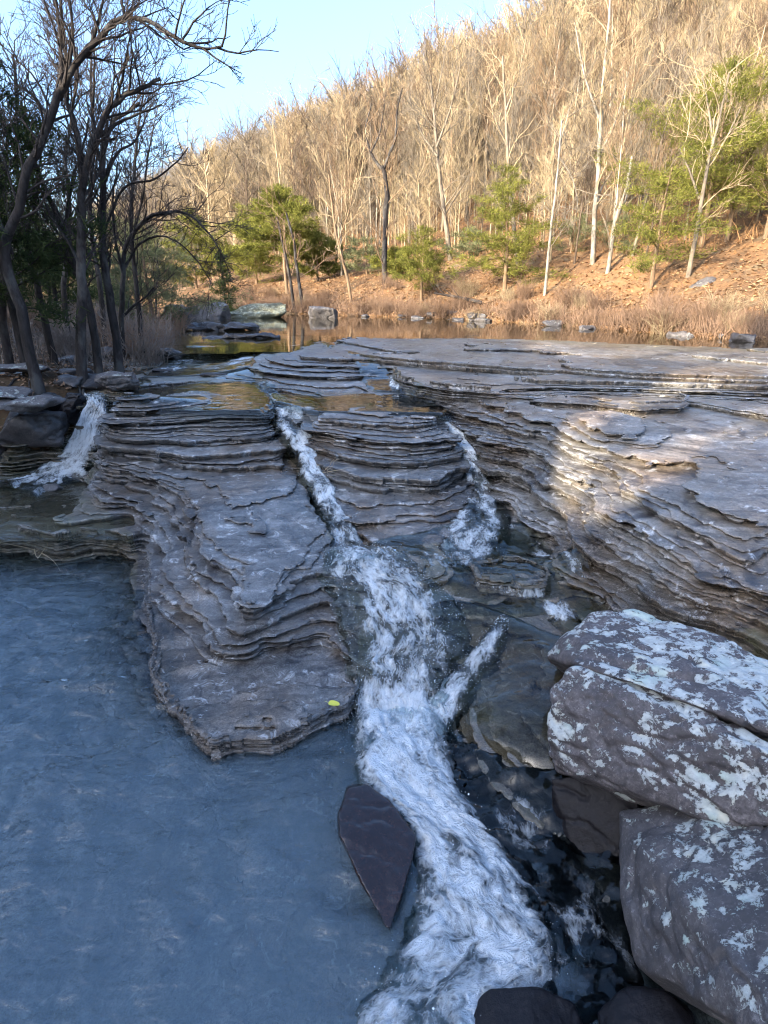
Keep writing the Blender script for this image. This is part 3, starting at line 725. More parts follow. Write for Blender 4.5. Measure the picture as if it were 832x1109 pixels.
def grow_step(x, c=0.0):
    return min(.28 + .045 * max(0, abs(x - c) - 14), 60)
TX = spaced(-1400, 1400, lambda x: grow_step(x)); TY = spaced(-400, 1800, lambda y: grow_step(y, 12))
tx, ty = np.meshgrid(TX, TY); tz = terrain(tx, ty)
nx_ = len(TX); jj, ii = np.meshgrid(np.arange(len(TY) - 1), np.arange(nx_ - 1), indexing='ij'); jj = jj.ravel(); ii = ii.ravel()
tq = np.stack([jj * nx_ + ii, jj * nx_ + ii + 1, (jj + 1) * nx_ + ii + 1, (jj + 1) * nx_ + ii], 1)
def mat_litter():
    m = NT('leaf_litter'); g = m.geo()
    f = m.noise(g, 9, 8, .75); b = m.noise(g, .5, 5, .6); s = m.n('ShaderNodeTexVoronoi', i={'Vector': g, 'Scale': 14.0})
    c = m.ramp(f, [(.3, (.045, .028, .018)), (.45, (.16, .085, .04)), (.6, (.24, .14, .07)), (.75, (.32, .23, .14))])
    sc = m.n('ShaderNodeSeparateColor', i={0: s.outputs['Color']}).outputs[0]
    c = m.mix(m.math('MULTIPLY', sc, .55), c, (.06, .04, .028))
    c = m.mix(m.ramp(b, [(.42, 0), (.6, .7)]), c, (.27, .15, .07))
    c = m.mix(m.ramp(m.noise(g, 1.3, 6, .65), [(.55, 0), (.68, .6)]), c, (.06, .05, .035))
    c = m.mix(m.ramp(m.noise(g, 2.2, 6, .75, .6), [(.45, 0), (.62, .65)]), c, (.075, .052, .034))
    c = m.mix(m.ramp(m.noise(g, .9, 6, .7, .6), [(.52, 0), (.66, .6)]), c, (.20, .165, .10))
    c = m.mix(m.attr('left_bank_tint'), c, m.mix(1, c, (.42, .44, .46), 'MULTIPLY'))  # litter of the left bank tinted darker and greyer
    return m.done(m.principled(Base_Color=c, Roughness=.95, Normal=m.bump(f, .9, .05), Specular_IOR_Level=.15))
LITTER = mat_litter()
tag(link_mesh('ground', np_mesh('ground', np.stack([tx.ravel(), ty.ravel(), tz.ravel()], 1), tq, True, {'left_bank_tint': sstep(-.6, .4, np.where(in_poly(tx, ty, POLY_L), 1, -1) * poly_dist(tx, ty, BANK_L, False)).ravel() * sstep(40, 26, ty).ravel()}), LITTER), kind='structure')

def ground_z(x, y):
    return float(np.atleast_1d(terrain(np.array([x]), np.array([y])))[0])

# ------------------------------------------------------------------ boulders
def mat_boulder(name, base, dark, lichen, cover, gloss=.7, cscale=7.0, bmp=.8):
    m = NT(name); g = m.obj()
    big = m.noise(g, 1.7, 6, .6, .4); fine = m.noise(g, 26, 8, .7)
    c = m.ramp(big, [(.32, dark), (.55, base), (.72, tuple(min(1, k * 1.5) for k in base))])
    c = m.mix(m.ramp(fine, [(.36, .85), (.58, 0)]), c, dark)
    c = m.mix(m.ramp(m.noise(g, 3.4, 8, .72, .8), [(.5, 0), (.62, .75)]), c, dark)
    c = m.mix(m.ramp(m.noise(g, 75, 5, .8), [(.36, .8), (.56, 0)]), c, dark)
    c = m.mix(m.ramp(m.noise(g, 48, 5, .8), [(.55, 0), (.68, .5)]), c, tuple(min(1, k * 2.2) for k in base))
    hh = fine
    if cover:
        warp = m.n('ShaderNodeVectorMath', operation='ADD', i={0: g, 1: m.n('ShaderNodeVectorMath', operation='SCALE', i={0: m.n('ShaderNodeTexNoise', i={'Vector': g, 'Scale': 9.0, 'Detail': 4}).outputs['Color'], 'Scale': .09}).outputs[0]}).outputs[0]
        l1 = m.noise(warp, cscale, 7, .68, .2); l2 = m.noise(warp, cscale * 3.6, 7, .75, .2); l3 = m.noise(g, 1.5, 3, .5)
        nz = m.n('ShaderNodeSeparateXYZ', i={0: m.n('ShaderNodeNewGeometry').outputs['Normal']}).outputs[2]
        t = m.math('ADD', m.math('ADD', m.math('MULTIPLY', l1, .9), m.math('MULTIPLY', l2, .62)), m.math('ADD', m.math('MULTIPLY', nz, .16), m.math('MULTIPLY', l3, .35)))
        lm = m.n('ShaderNodeMapRange', i={0: t, 1: cover, 2: cover + .025, 3: 0, 4: 1}).outputs[0]
        lc = m.mix(m.ramp(m.noise(g, 40, 5, .7), [(.35, .0), (.65, 1)]), tuple(k * .66 for k in lichen), lichen)
        lc = m.mix(m.ramp(m.noise(g, 4.1, 3, .5), [(.55, 0), (.68, .7)]), lc, (.30, .38, .33))
        lc = m.mix(m.ramp(m.noise(g, 6.3, 3, .5), [(.62, 0), (.70, .7)]), lc, (.50, .47, .36))
        c = m.mix(lm, c, lc); hh = m.math('ADD', m.math('MULTIPLY', fine, .7), m.math('MULTIPLY', lm, .35))
    ro = m.ramp(fine, [(.3, gloss - .08), (.7, min(1, gloss + .1))])
    return m.done(m.principled(Base_Color=c, Roughness=ro, Normal=m.bump(hh, bmp, .012), Specular_IOR_Level=.5 if cover or gloss < .2 else .22))

LICHEN = mat_boulder('lichen_boulder', (.135, .12, .122), (.038, .033, .034), (.43, .455, .44), 1.055)
LICHEN2 = mat_boulder('sparse_lichen_boulder', (.13, .12, .122), (.042, .038, .039), (.40, .43, .41), 1.085, cscale=11)
WETROCK = mat_boulder('wet_boulder', (.015, .013, .014), (.006, .005, .006), None, 0, .42, bmp=.7)
BROWNWET = mat_boulder('wet_brown_stone', (.026, .013, .011), (.012, .007, .007), None, 0, .15, bmp=.12)
GREYROCK = mat_boulder('bank_boulder', (.15, .14, .135), (.05, .045, .045), (.36, .37, .34), 1.165)
DARKROCK = mat_boulder('damp_bank_rock', (.07, .062, .06), (.025, .022, .022), (.28, .28, .26), 1.28, .5)

def boulder(name, pts, voxel, mat, label, cat, smooth=8, amp=.02, freq=5, seed=0, group=None, strata=0.0, cracks=()):
    """the convex body of the given points, softened, then roughened along its normals"""
    pts = np.asarray(pts, float); c = pts.mean(0)
    bm = bmesh.new()
    for p in pts - c: bm.verts.new(p)
    r = bmesh.ops.convex_hull(bm, input=bm.verts)
    bmesh.ops.delete(bm, geom=[g for g in r['geom_interior'] if isinstance(g, bmesh.types.BMVert)], context='VERTS')
    me0 = bpy.data.meshes.new('hull'); bm.to_mesh(me0); bm.free()
    o = bpy.data.objects.new('hull', me0); COL.objects.link(o)
    md = o.modifiers.new('r', 'REMESH'); md.mode = 'VOXEL'; md.voxel_size = voxel
    ms = o.modifiers.new('s', 'SMOOTH'); ms.iterations = smooth; ms.factor = .5
    dg = bpy.context.evaluated_depsgraph_get(); ev = o.evaluated_get(dg)
    me = bpy.data.meshes.new_from_object(ev)
    bpy.data.objects.remove(o); bpy.data.meshes.remove(me0)
    n = len(me.vertices); co = np.zeros(n * 3, np.float32); no = np.zeros(n * 3, np.float32)
    me.vertices.foreach_get('co', co); me.vertices.foreach_get('normal', no)
    co = co.reshape(-1, 3); no = no.reshape(-1, 3); q = co * freq
    d = fbm3(q[:, 0] + seed * 3.7, q[:, 1], q[:, 2], 6, 600 + seed)
    e = 1 - np.abs(fbm3(q[:, 0] * .8, q[:, 1] * .8 + seed, q[:, 2] * 1.6, 4, 640 + seed)) * 2
    d = amp * d * 1.3 - amp * .9 * np.clip(e - .72, 0, 1) * 2.5
    if strata:
        s = (co[:, 2] + .15 * co[:, 0]) * strata + 1.2 * fbm3(q[:, 0] * .4, q[:, 1] * .4, q[:, 2] * .4, 3, 690)
        d = d + amp * .9 * noise3(s, s * 0 + seed, s * 0, 699)
    for (a, b, wd, dp) in cracks:
        a = np.asarray(a) - c; b = np.asarray(b) - c; ab = b - a
        t = np.clip((co - a) @ ab / (ab @ ab), 0, 1)
        wob = .03 * fbm3(co[:, 0] * 6, co[:, 1] * 6, co[:, 2] * 6, 3, 650 + seed)
        dist = np.linalg.norm(co - a - t[:, None] * ab, axis=1) + wob
        d = d - dp * np.exp(-(dist / wd) ** 2)
    co = co + no * d[:, None]
    me.vertices.foreach_set('co', co.astype(np.float32).ravel()); me.update()
    me.polygons.foreach_set('use_smooth', np.ones(len(me.polygons), bool))
    me.materials.clear()
    ob = link_mesh(name, me, mat); ob.location = c
    return tag(ob, label, cat, group)

def pw(L): return np.array([W(*p) for p in L])

boulder('boulder', pw([(668,876,.40),(760,872,.62),(900,850,.9),(1000,1000,1.05),(900,1180,.9),(815,1130,.42),(742,1082,.30),(690,1045,.22),(672,970,.28),
        (690,880,-.4),(900,860,-.4),(1000,1000,-.4),(840,1130,-.4),(745,1070,-.4),(700,1030,-.4),(690,960,-.4)]), .013, LICHEN2,
        'big slanting boulder with scattered lichen spots, lowest of the pale pile', 'boulder', 16, .03, 3.6, 1)
boulder('boulder', pw([(597,742,.86),(622,722,.96),(700,735,.99),(800,785,1.02),(890,838,1.08),(592,800,.62),(618,838,.48),(700,856,.58),(778,892,.68),(838,880,.78),(930,900,.95),
        (602,838,.22),(690,868,.30),(790,902,.44),(880,880,.5),(720,790,.28),(625,765,.25)]), .011, LICHEN,
        'lichen-covered boulder lying in front, overhanging the slanting one', 'boulder', 22, .034, 3.8, 2,
        cracks=[(W(600, 770, .8), W(640, 840, .5), .05, .02)])
boulder('boulder', pw([(592,712,.72),(608,690,.86),(640,664,.93),(690,660,.94),(780,690,.97),(910,742,1.02),(720,738,1.06),(850,792,1.12),(930,830,1.12),(630,722,.98),
        (597,722,.35),(650,682,.25),(760,722,.3),(920,800,.3),(700,760,.3)]), .011, LICHEN,
        'lichen-covered boulder at the back of the pile, against the pale ledge', 'boulder', 18, .036, 4, 3,
        cracks=[(W(628, 704, 1.0), W(760, 735, 1.06), .035, .055), (W(745, 712, 1.02), W(850, 760, 1.1), .03, .035), (W(640, 735, .95), W(620, 700, .9), .03, .03)])
boulder('boulder', pw([(596,842,.26),(640,838,.34),(690,862,.34),(700,900,.2),(672,940,.05),(620,925,.0),(600,890,.05),(600,850,-.4),(690,870,-.4),(680,940,-.4),(610,920,-.4)]), .012, WETROCK,
        'black wet boulder tucked under the lichen-covered overhang', 'boulder', 8, .02, 6, 4)
boulder('boulder', pw([(508,1092,.04),(530,1070,.12),(580,1066,.15),(622,1085,.10),(640,1130,.05),(560,1180,.12),(500,1150,.05),(520,1090,-.35),(620,1090,-.35),(620,1170,-.35),(510,1170,-.35)]), .011, WETROCK,
        'smooth dark rounded rock at the foot of the foam', 'boulder', 9, .010, 6, 5)
boulder('boulder', pw([(648,1095,.08),(680,1068,.16),(720,1072,.18),(752,1100,.12),(760,1160,.1),(660,1160,.1),(660,1090,-.35),(750,1090,-.35),(750,1170,-.35),(650,1170,-.35)]), .011, WETROCK,
        'dark wet rock below the slanting lichen boulder', 'boulder', 9, .012, 6, 6)
boulder('stone', pw([(377,852,.15),(397,848,.16),(424,868,.14),(452,904,.12),(446,934,.10),(424,1006,.06),(417,1006,.06),(394,960,.09),(368,906,.13),(366,880,.14),
        (376,850,-.15),(405,850,-.15),(452,905,-.15),(424,1012,-.15),(365,900,-.15)]), .006, BROWNWET,
        'wet dark brown diamond-shaped stone standing in the white rapid', 'stone', 12, .011, 4, 9)

def rock(name, u, v, z, sx, sy, sz, mat, label, cat='rock', seed=0, rotz=0.0, flat=.8, group=None, voxel=None, strata=0.0, xy=None):
    """a block of rock sitting with its base near the given point"""
    r = np.random.default_rng(1000 + seed); c = W(u, v, z) if xy is None else np.array([xy[0], xy[1], z])
    P = []
    for k in range(18):
        d = r.normal(0, 1, 3); d /= np.abs(d).max() ** flat * np.linalg.norm(d) ** (1 - flat)
        P.append(d * r.uniform(.85, 1.0))
    P = np.array(P) * (sx / 2, sy / 2, sz / 2); cs, sn = math.cos(rotz), math.sin(rotz)
    P = np.stack([P[:, 0] * cs - P[:, 1] * sn, P[:, 0] * sn + P[:, 1] * cs, P[:, 2]], 1)
    P[:, 2] += sz * .32
    s = max(sx, sy, sz)
    return boulder(name, P + c, voxel or max(.012, s * .022), mat, label, cat, 3, s * .045, 3.0 / s, seed, group, strata * 1.0)

rock('rock', 128, 420, 1.45, .75, .5, .36, GREYROCK, 'pale lichen-spotted rock at the edge of the left bank', seed=1, rotz=.3)
rock('rock', 40, 478, .8, 1.15, .8, .75, DARKROCK, 'big dark block of rock beside the left cascade', seed=2)
rock('rock', 55, 454, 1.12, .5, .45, .5, WETROCK, 'black rounded wet rock at the top of the left cascade', seed=3)
rock('rock', 83, 455, 1.08, .42, .45, .55, WETROCK, 'black wet rock touching the white water of the left cascade', seed=4)
rock('rock', 30, 503, .42, 1.0, .35, .26, DARKROCK, 'long low dark rock below the big dark block', seed=5, rotz=.35)
rock('rock', 2, 512, .35, .42, .4, .48, GREYROCK, 'grey upright rock cut by the left picture edge', seed=6)
rock('rock', -8, 492, .58, .6, .6, .4, DARKROCK, 'dark angular rock behind the grey upright rock', seed=7)
rock('rock', 45, 440, 1.42, 1.6, .6, .16, GREYROCK, 'long flat pale slab lying on the left bank', seed=8, rotz=.1, strata=30)
rock('rock', 5, 432, 1.5, 1.0, .6, .18, GREYROCK, 'short flat slab beside the long one on the left bank', seed=9, rotz=-.15, strata=30)
rock('rock', 22, 402, 1.7, 1.1, .55, .2, GREYROCK, 'mossy flat slab among roots at the far left', seed=10)
rock('rock', 183, 388, 1.5, .7, .5, .3, DARKROCK, 'brown rock at the water edge under the bank brush', seed=11)
rock('rock', 57, 531, .27, .32, .24, .12, GREYROCK, 'small flat grey stone in the shallow left pool', 'stone', seed=12)
rock('rock', 113, 549, .27, .14, .12, .08, GREYROCK, 'pale pebble on the rim of the shallow left pool', 'stone', seed=13)
rock('rock', 176, 403, 1.42, .42, .3, .10, DARKROCK, 'low dark stone breaking the shallow upstream flow', 'stone', seed=14)
rock('rock', 232, 408, 1.42, .55, .22, .10, DARKROCK, 'narrow dark stone lying across the shallow upstream flow', 'stone', seed=15, rotz=.2)
rock('rock', 0, 0, 1.45, 1.9, 1.4, 1.0, GREYROCK, 'grey boulder with pale flecks at the left end of the upstream row', 'boulder', seed=16, xy=(-9.6, 28.4))
rock('rock', 0, 0, 1.45, 2.1, 1.5, 1.15, GREYROCK, 'dark-faced boulder second from left in the upstream row', 'boulder', seed=17, xy=(-7.9, 27.6))
rock('rock', 0, 0, 1.4, 3.0, 1.8, 1.25, mat_boulder('mossy_boulder', (.13, .125, .07), (.045, .045, .025), (.30, .30, .20), 1.1), 'long mossy green-topped boulder in the upstream row', 'boulder', seed=18, xy=(-6.0, 29.0))
rock('rock', 0, 0, 1.42, 1.7, 1.4, .98, GREYROCK, 'square grey boulder standing alone in the calm pool', 'boulder', seed=19, xy=(-2.95, 28.6), flat=.9)
rock('rock', 0, 0, 1.62, 3.0, 1.2, .32, DARKROCK, 'dark flat shelf at the water edge before the upstream boulders', seed=20, xy=(-5.6, 20.5), strata=25)
rock('rock', 0, 0, 1.58, 2.4, .8, .22, DARKROCK, 'low dark shelf nearer the shallow flow than its neighbour', seed=21, xy=(-4.2, 17.2), strata=25)
rock('rock', 0, 0, 2.0, 1.5, .9, .5, GREYROCK, 'pale slab at the foot of the white trunk on the far bank', seed=22, xy=(7.6, 24.6), rotz=.3)
rock('rock', 0, 0, 1.55, .7, .5, .26, GREYROCK, 'small grey rock at the far water edge', seed=23, xy=(7.1, 21.0))
rock('rock', 0, 0, 2.1, 2.6, 1.6, 1.5, GREYROCK, 'large pale boulder among the brush on the sunny bank', 'boulder', seed=24, xy=(11.6, 21.8))
rock('rock', 0, 0, 1.75, .7, .5, .3, GREYROCK, 'small pale rock on the bank near the leaning cedar', seed=25, xy=(3.2, 28.2))

br_ = np.random.default_rng(77); LM = {}
for k in range(34):
    y = br_.uniform(8.9, 19); xb = np.interp(y, [8.6, 9.7, 11, 13, 17, 23], [-4.75, -4.35, -4.3, -4.5, -5.3, -7.6]); x = xb - abs(br_.normal(0, 1.4)) + .15; s = br_.uniform(.22, .75) * (1.3 if k % 5 == 0 else 1)
    rock('rock', 0, 0, ground_z(x, y) - .06, s, s * br_.uniform(.5, .8), s * br_.uniform(.22, .5), (DARKROCK, GREYROCK, DARKROCK)[k % 3], 'one of many half-buried rocks strewn along the shaded left bank', seed=50 + k, rotz=br_.uniform(0, 3), group='rocks strewn on the left bank', xy=(x, y), voxel=s * .045)
for k in range(22):
    t = br_.uniform(0, 1); x = -1 + 13 * t; y = np.interp(x, [-1.5, 2.6, 5.2, 7.4, 9.2, 11.2, 17], [30, 27.6, 24.5, 20.6, 17, 14.4, 13]) + br_.uniform(-.25, .6); s = br_.uniform(.25, .8)
    rock('rock', 0, 0, max(1.6, ground_z(x, y)) - .06, s * 1.3, s * .8, s * .5, GREYROCK if k % 2 else DARKROCK, 'one of many small rocks lining the sunny far water edge', seed=120 + k, rotz=br_.uniform(0, 3), group='rocks along the far water edge', xy=(x, y), voxel=s * .06)
# ------------------------------------------------------------------ woody plants
def mat_bark(name, a, b, c3=None, sc=9.0):
    m = NT(name); g = m.obj()
    f = m.noise(m.mapv(g, (1, 1, .25)), sc, 6, .65)
    c = m.ramp(f, [(.32, a), (.62, b)])
    if c3: c = m.mix(m.ramp(m.noise(m.mapv(g, (1, 1, .5)), 3.0, 5, .6), [(.5, 0), (.6, .8)]), c, c3)
    return m.done(m.principled(Base_Color=c, Roughness=.9, Normal=m.bump(f, .6, .02), Specular_IOR_Level=.2))
def mat_leafy(name, a, b):
    m = NT(name); g = m.obj()
    c = m.ramp(m.noise(g, 2.2, 5, .7), [(.35, a), (.65, b)])
    d = m.n('ShaderNodeBsdfDiffuse', i={'Color': c}).outputs[0]
    t = m.n('ShaderNodeBsdfTranslucent', i={'Color': c}).outputs[0]
    return m.done(m.n('ShaderNodeMixShader', i={0: .3, 1: d, 2: t}).outputs[0])
BARK_TAN = mat_bark('tan_bark', (.175, .135, .085), (.38, .30, .185))
BARK_GREY = mat_bark('grey_bark', (.095, .077, .06), (.20, .168, .125))
BARK_RED = mat_bark('brown_bark', (.10, .07, .045), (.22, .15, .092))
BARK_BROWN = mat_bark('dark_brown_bark', (.05, .036, .026), (.125, .092, .066))
BARK_PALE = mat_bark('pale_bark', (.19, .165, .125), (.38, .33, .255))
BARK_WHITE = mat_bark('white_bark', (.16, .145, .12), (.27, .25, .21), (.11, .09, .07))
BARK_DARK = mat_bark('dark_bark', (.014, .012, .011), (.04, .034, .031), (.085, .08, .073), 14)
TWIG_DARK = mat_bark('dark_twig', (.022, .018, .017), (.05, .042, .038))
TWIG_BROWN = mat_bark('brush_twig', (.10, .065, .045), (.25, .165, .11))
TWIG_GREY = mat_bark('grey_twig', (.10, .085, .075), (.24, .20, .17))
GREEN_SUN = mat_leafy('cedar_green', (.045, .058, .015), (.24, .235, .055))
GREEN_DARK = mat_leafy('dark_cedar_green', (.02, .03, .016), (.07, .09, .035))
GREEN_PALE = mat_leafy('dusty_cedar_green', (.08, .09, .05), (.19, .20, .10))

class MB:
    def __init__(s): s.v = []; s.f4 = []; s.f3 = []; s.n = 0
    def tube(s, P, r, k=5):
        P = np.asarray(P, float); m = len(P); r = np.broadcast_to(np.asarray(r, float), (m,))
        T = np.gradient(P, axis=0); T /= np.linalg.norm(T, axis=1)[:, None] + 1e-9
        ref = np.array([1., 0, 0]) if abs(T[0, 0]) < .8 else np.array([0, 1., 0])
        A = np.cross(T, ref); A /= np.linalg.norm(A, axis=1)[:, None] + 1e-9; B = np.cross(T, A)
        th = np.arange(k) * 2 * math.pi / k
        V = P[:, None] + r[:, None, None] * (A[:, None] * np.cos(th)[None, :, None] + B[:, None] * np.sin(th)[None, :, None])
        s.v.append(V.reshape(-1, 3))
        i = np.arange(m - 1)[:, None] * k; j = np.arange(k)[None]; j2 = (j + 1) % k
        s.f4.append(np.stack([i + j, i + j2, i + k + j2, i + k + j], 2).reshape(-1, 4) + s.n); s.n += m * k
    def tris(s, V):
        V = np.asarray(V, float).reshape(-1, 3); s.v.append(V)
        s.f3.append(np.arange(len(V)).reshape(-1, 3) + s.n); s.n += len(V)
    def quads(s, V):
        V = np.asarray(V, float).reshape(-1, 3); s.v.append(V)
        s.f4.append(np.arange(len(V)).reshape(-1, 4) + s.n); s.n += len(V)
    def mesh(s, name, mat, smooth=True):
        F = []
        if s.f4: F.append(np.concatenate(s.f4))
        if s.f3: F.append(np.concatenate(s.f3))
        me = np_mesh(name, np.concatenate(s.v), F, smooth); me.materials.append(mat); return me

def unit(v): return v / (np.linalg.norm(v) + 1e-9)

def path(r, p, d, L, n, wob, up=0.0):
    P = [np.array(p, float)]; d = unit(np.array(d, float))
    for k in range(n):
        d = unit(d + r.normal(0, wob, 3) + np.array([0, 0, up])); P.append(P[-1] + d * L / n)
    return np.array(P)

def branch(r, mb, p, d, L, rad, lv, k=4, wob=.16, up=.06, spread=.75, kids=5, minr=.004):
    """a limb with limbs of its own, down to twigs"""
    n = 6 if lv > 1 else (4 if lv == 1 else 3)
    P = path(r, p, d, L, n, wob, up)
    mb.tube(P, np.linspace(rad, max(rad * .3, minr * .6), n + 1), k if lv > 1 else 3)
    if lv <= 0: return
    for q in range(kids + int(r.integers(0, 2))):
        t = r.uniform(.25, 1.0); i = min(int(t * n), n - 1); f = t * n - i
        b = P[i] * (1 - f) + P[i + 1] * f; ax = unit(P[i + 1] - P[i])
        dd = unit(ax + spread * unit(np.cross(ax, r.normal(0, 1, 3))) + np.array([0, 0, .15]))
        branch(r, mb, b, dd, L * r.uniform(.35, .6) * (1.15 - .4 * t), max(rad * .5 * (1 - .3 * t), minr), lv - 1, k, wob, up, spread, kids, minr)

def bare_tree_meshes(seed, h, rad, m1, m2, fork=.42, limbs=11, kids=4, lv=2, slim=1.0, minr=.011, lean=.03):
    r = np.random.default_rng(seed); tb, cb = MB(), MB()
    P = path(r, (0, 0, -.4), (lean * r.normal(), lean * r.normal(), 1), h * .86, 10, .035, .05)
    rr = np.linspace(rad, rad * .22, 11); rr[0] *= 1.35
    tb.tube(P, rr, 7)
    for q in range(limbs):
        t = fork + (1 - fork) * (q + r.uniform(0, .8)) / limbs; t = min(t, .995)
        i = min(int(t * 10), 9); f = t * 10 - i; b = P[i] * (1 - f) + P[i + 1] * f
        a = q * 2.4 + r.uniform(-.5, .5); s = slim * r.uniform(.6, 1.1)
        d = np.array([math.cos(a) * s, math.sin(a) * s, r.uniform(.55, 1.1)])
        branch(r, cb, b, d, h * r.uniform(.20, .34) * (1.25 - .55 * t), rad * .42 * (1.2 - .7 * t), lv, 4, .15, .10, .8, kids, minr)
    return tb.mesh('trunk', m1), cb.mesh('crown', m2)

def thing_tree(name, meshes, loc, rotz, sc, label, cat='tree', group=None, tilt=(0, 0), parts=('trunk', 'crown')):
    e = empty(name, loc); e.rotation_euler = (tilt[0], tilt[1], rotz); e.scale = sc if hasattr(sc, '__len__') else (sc, sc, sc)
    for pn, me in zip(parts, meshes):
        o = bpy.data.objects.new(pn, me); COL.objects.link(o); o.parent = e
    return tag(e, label, cat, group)

def copy_thing(src, loc, rotz, sc, label, tilt=(0, 0), group=None):
    c = src.copy(); COL.objects.link(c); c.location = loc; c.rotation_euler = (tilt[0], tilt[1], rotz); c.scale = sc
    for ch in list(src.children):
        d = ch.copy(); COL.objects.link(d); d.parent = c
    c['label'] = label
    if group: c['group'] = group
    return c

# ---- the bare wood on the sunny hillside
VAR = []
for k, (m1, m2) in enumerate([(BARK_TAN, BARK_TAN), (BARK_PALE, BARK_RED), (BARK_PALE, BARK_GREY), (BARK_RED, BARK_TAN), (BARK_GREY, BARK_GREY), (BARK_BROWN, BARK_RED), (BARK_BROWN, BARK_BROWN)]):
    VAR.append(bare_tree_meshes(40 + k, 14.0, .115, m1, m2, fork=(.3, .4, .35, .45, .3, .38, .4)[k], limbs=15, kids=4, lv=2, slim=.75, minr=.017))
hr = np.random.default_rng(5)
cand = []
HIDE = np.array([(-5, 0)])
tries = 0
while len(cand) < 5200 and tries < 60000:
    tries += 1
    az = R(hr.uniform(-24, 40)); rr_ = math.sqrt(hr.uniform(27 ** 2, 330 ** 2)) if hr.random() < .6 else hr.uniform(24, 150)
    x, y = rr_ * math.sin(az), rr_ * math.cos(az)
    cand.append((rr_, x, y))
cx_ = np.array([c[1] for c in cand]); cy_ = np.array([c[2] for c in cand])
inr = in_poly(cx_, cy_, POLY_R) & (poly_dist(cx_, cy_, BANK_R, False) > 2.2)
dline = (cx_ - 14) * .805 + (cy_ - 22) * .593
keep = inr & (dline < 165) & ((dline > 4) | ((dline > -3) & (hr.random(len(cx_)) < .12)))
cz_ = terrain(cx_, cy_)
pts = sorted([(math.hypot(cx_[i], cy_[i]), cx_[i], cy_[i], cz_[i]) for i in np.nonzero(keep)[0]])
near, farp = pts[:285], pts[285:]
SRC = []
HLAB = 'tall bare tree among many alike in the sunlit hillside wood'
for k, (d, x, y, z) in enumerate(near):
    v = int(hr.integers(0, len(VAR))); s = hr.uniform(.5, .88) * (.72 if d < 45 else 1)
    sc = (s * hr.uniform(.85, 1.15), s * hr.uniform(.85, 1.15), s); tilt = (hr.normal(0, .035), hr.normal(0, .035))
    hit = [t for t in SRC if t[0] == v]
    if not hit:
        SRC.append((v, thing_tree('bare_tree', VAR[v], (x, y, z), hr.uniform(0, 6.28), sc, HLAB, 'tree', 'bare trees of the hillside wood', tilt)))
    else:
        copy_thing(hit[0][1], (x, y, z), hr.uniform(0, 6.28), sc, HLAB, tilt)

# the rest of that wood, farther up, reads as one mass
def stuff_tree(seed):
    r = np.random.default_rng(seed); mb = MB()
    h = 14.0; P = path(r, (0, 0, -.5), (0, 0, 1), h * .85, 6, .04, .05); mb.tube(P, np.linspace(.16, .035, 7), 4)
    T = []
    for q in range(26):
        t = r.uniform(.28, 1.0); i = min(int(t * 6), 5); b = P[i] + (P[i + 1] - P[i]) * (t * 6 - i)
        a = r.uniform(0, 6.28); d = unit(np.array([math.cos(a) * .7, math.sin(a) * .7, r.uniform(.5, 1.1)])); L = h * r.uniform(.14, .27)
        Q = path(r, b, d, L, 3, .15, .1); mb.tube(Q, np.linspace(.055, .022, 4), 3)
        for w_ in range(9):
            f = r.uniform(.2, 1); j = min(int(f * 3), 2); c = Q[j] + (Q[j + 1] - Q[j]) * (f * 3 - j)
            e = unit(d + r.normal(0, .55, 3)); l = h * r.uniform(.06, .15); s = unit(np.cross(e, r.normal(0, 1, 3))) * .024
            T += [c - s, c + s, c + e * l]
            s2 = unit(np.cross(e, s)) * .024; T += [c - s2, c + s2, c + e * l]
    mb.tris(T)
    F4 = np.concatenate(mb.f4); F3 = np.concatenate(mb.f3); return np.concatenate(mb.v), F4, F3
SV = [stuff_tree(900 + k) for k in range(5)]
sap = []
while len(sap) < 1500:
    az = R(hr.uniform(-24, 40)); q = hr.uniform(24, 120); x, y = q * math.sin(az), q * math.cos(az)
    if (x - 14) * .805 + (y - 22) * .593 > 1 and in_poly(np.array([x]), np.array([y]), POLY_R)[0]: sap.append((q, x, y, ground_z(x, y)))
farp = farp + sap
nsap = len(sap)
for mi, mat in enumerate((BARK_TAN, BARK_GREY)):
    AV, A4, A3, n0 = [], [], [], 0
    for k, (d, x, y, z) in enumerate(farp):
        if k % 2 != mi: continue
        v, f4, f3 = SV[int(hr.integers(0, 5))]; s = hr.uniform(.6, 1.0) if k < len(farp) - nsap else hr.uniform(.16, .42); a = hr.uniform(0, 6.28); c, sn = math.cos(a) * s, math.sin(a) * s
        AV.append(np.stack([v[:, 0] * c - v[:, 1] * sn + x, v[:, 0] * sn + v[:, 1] * c + y, v[:, 2] * s + z], 1)); A4.append(f4 + n0); A3.append(f3 + n0); n0 += len(v)
    if n0:
        me = np_mesh('woods', np.concatenate(AV), [np.concatenate(A4), np.concatenate(A3)], True)
        tag(link_mesh('woods', me, mat), ('pale', 'grey')[mi] + ' leafless woods covering the upper hillside', kind='stuff')

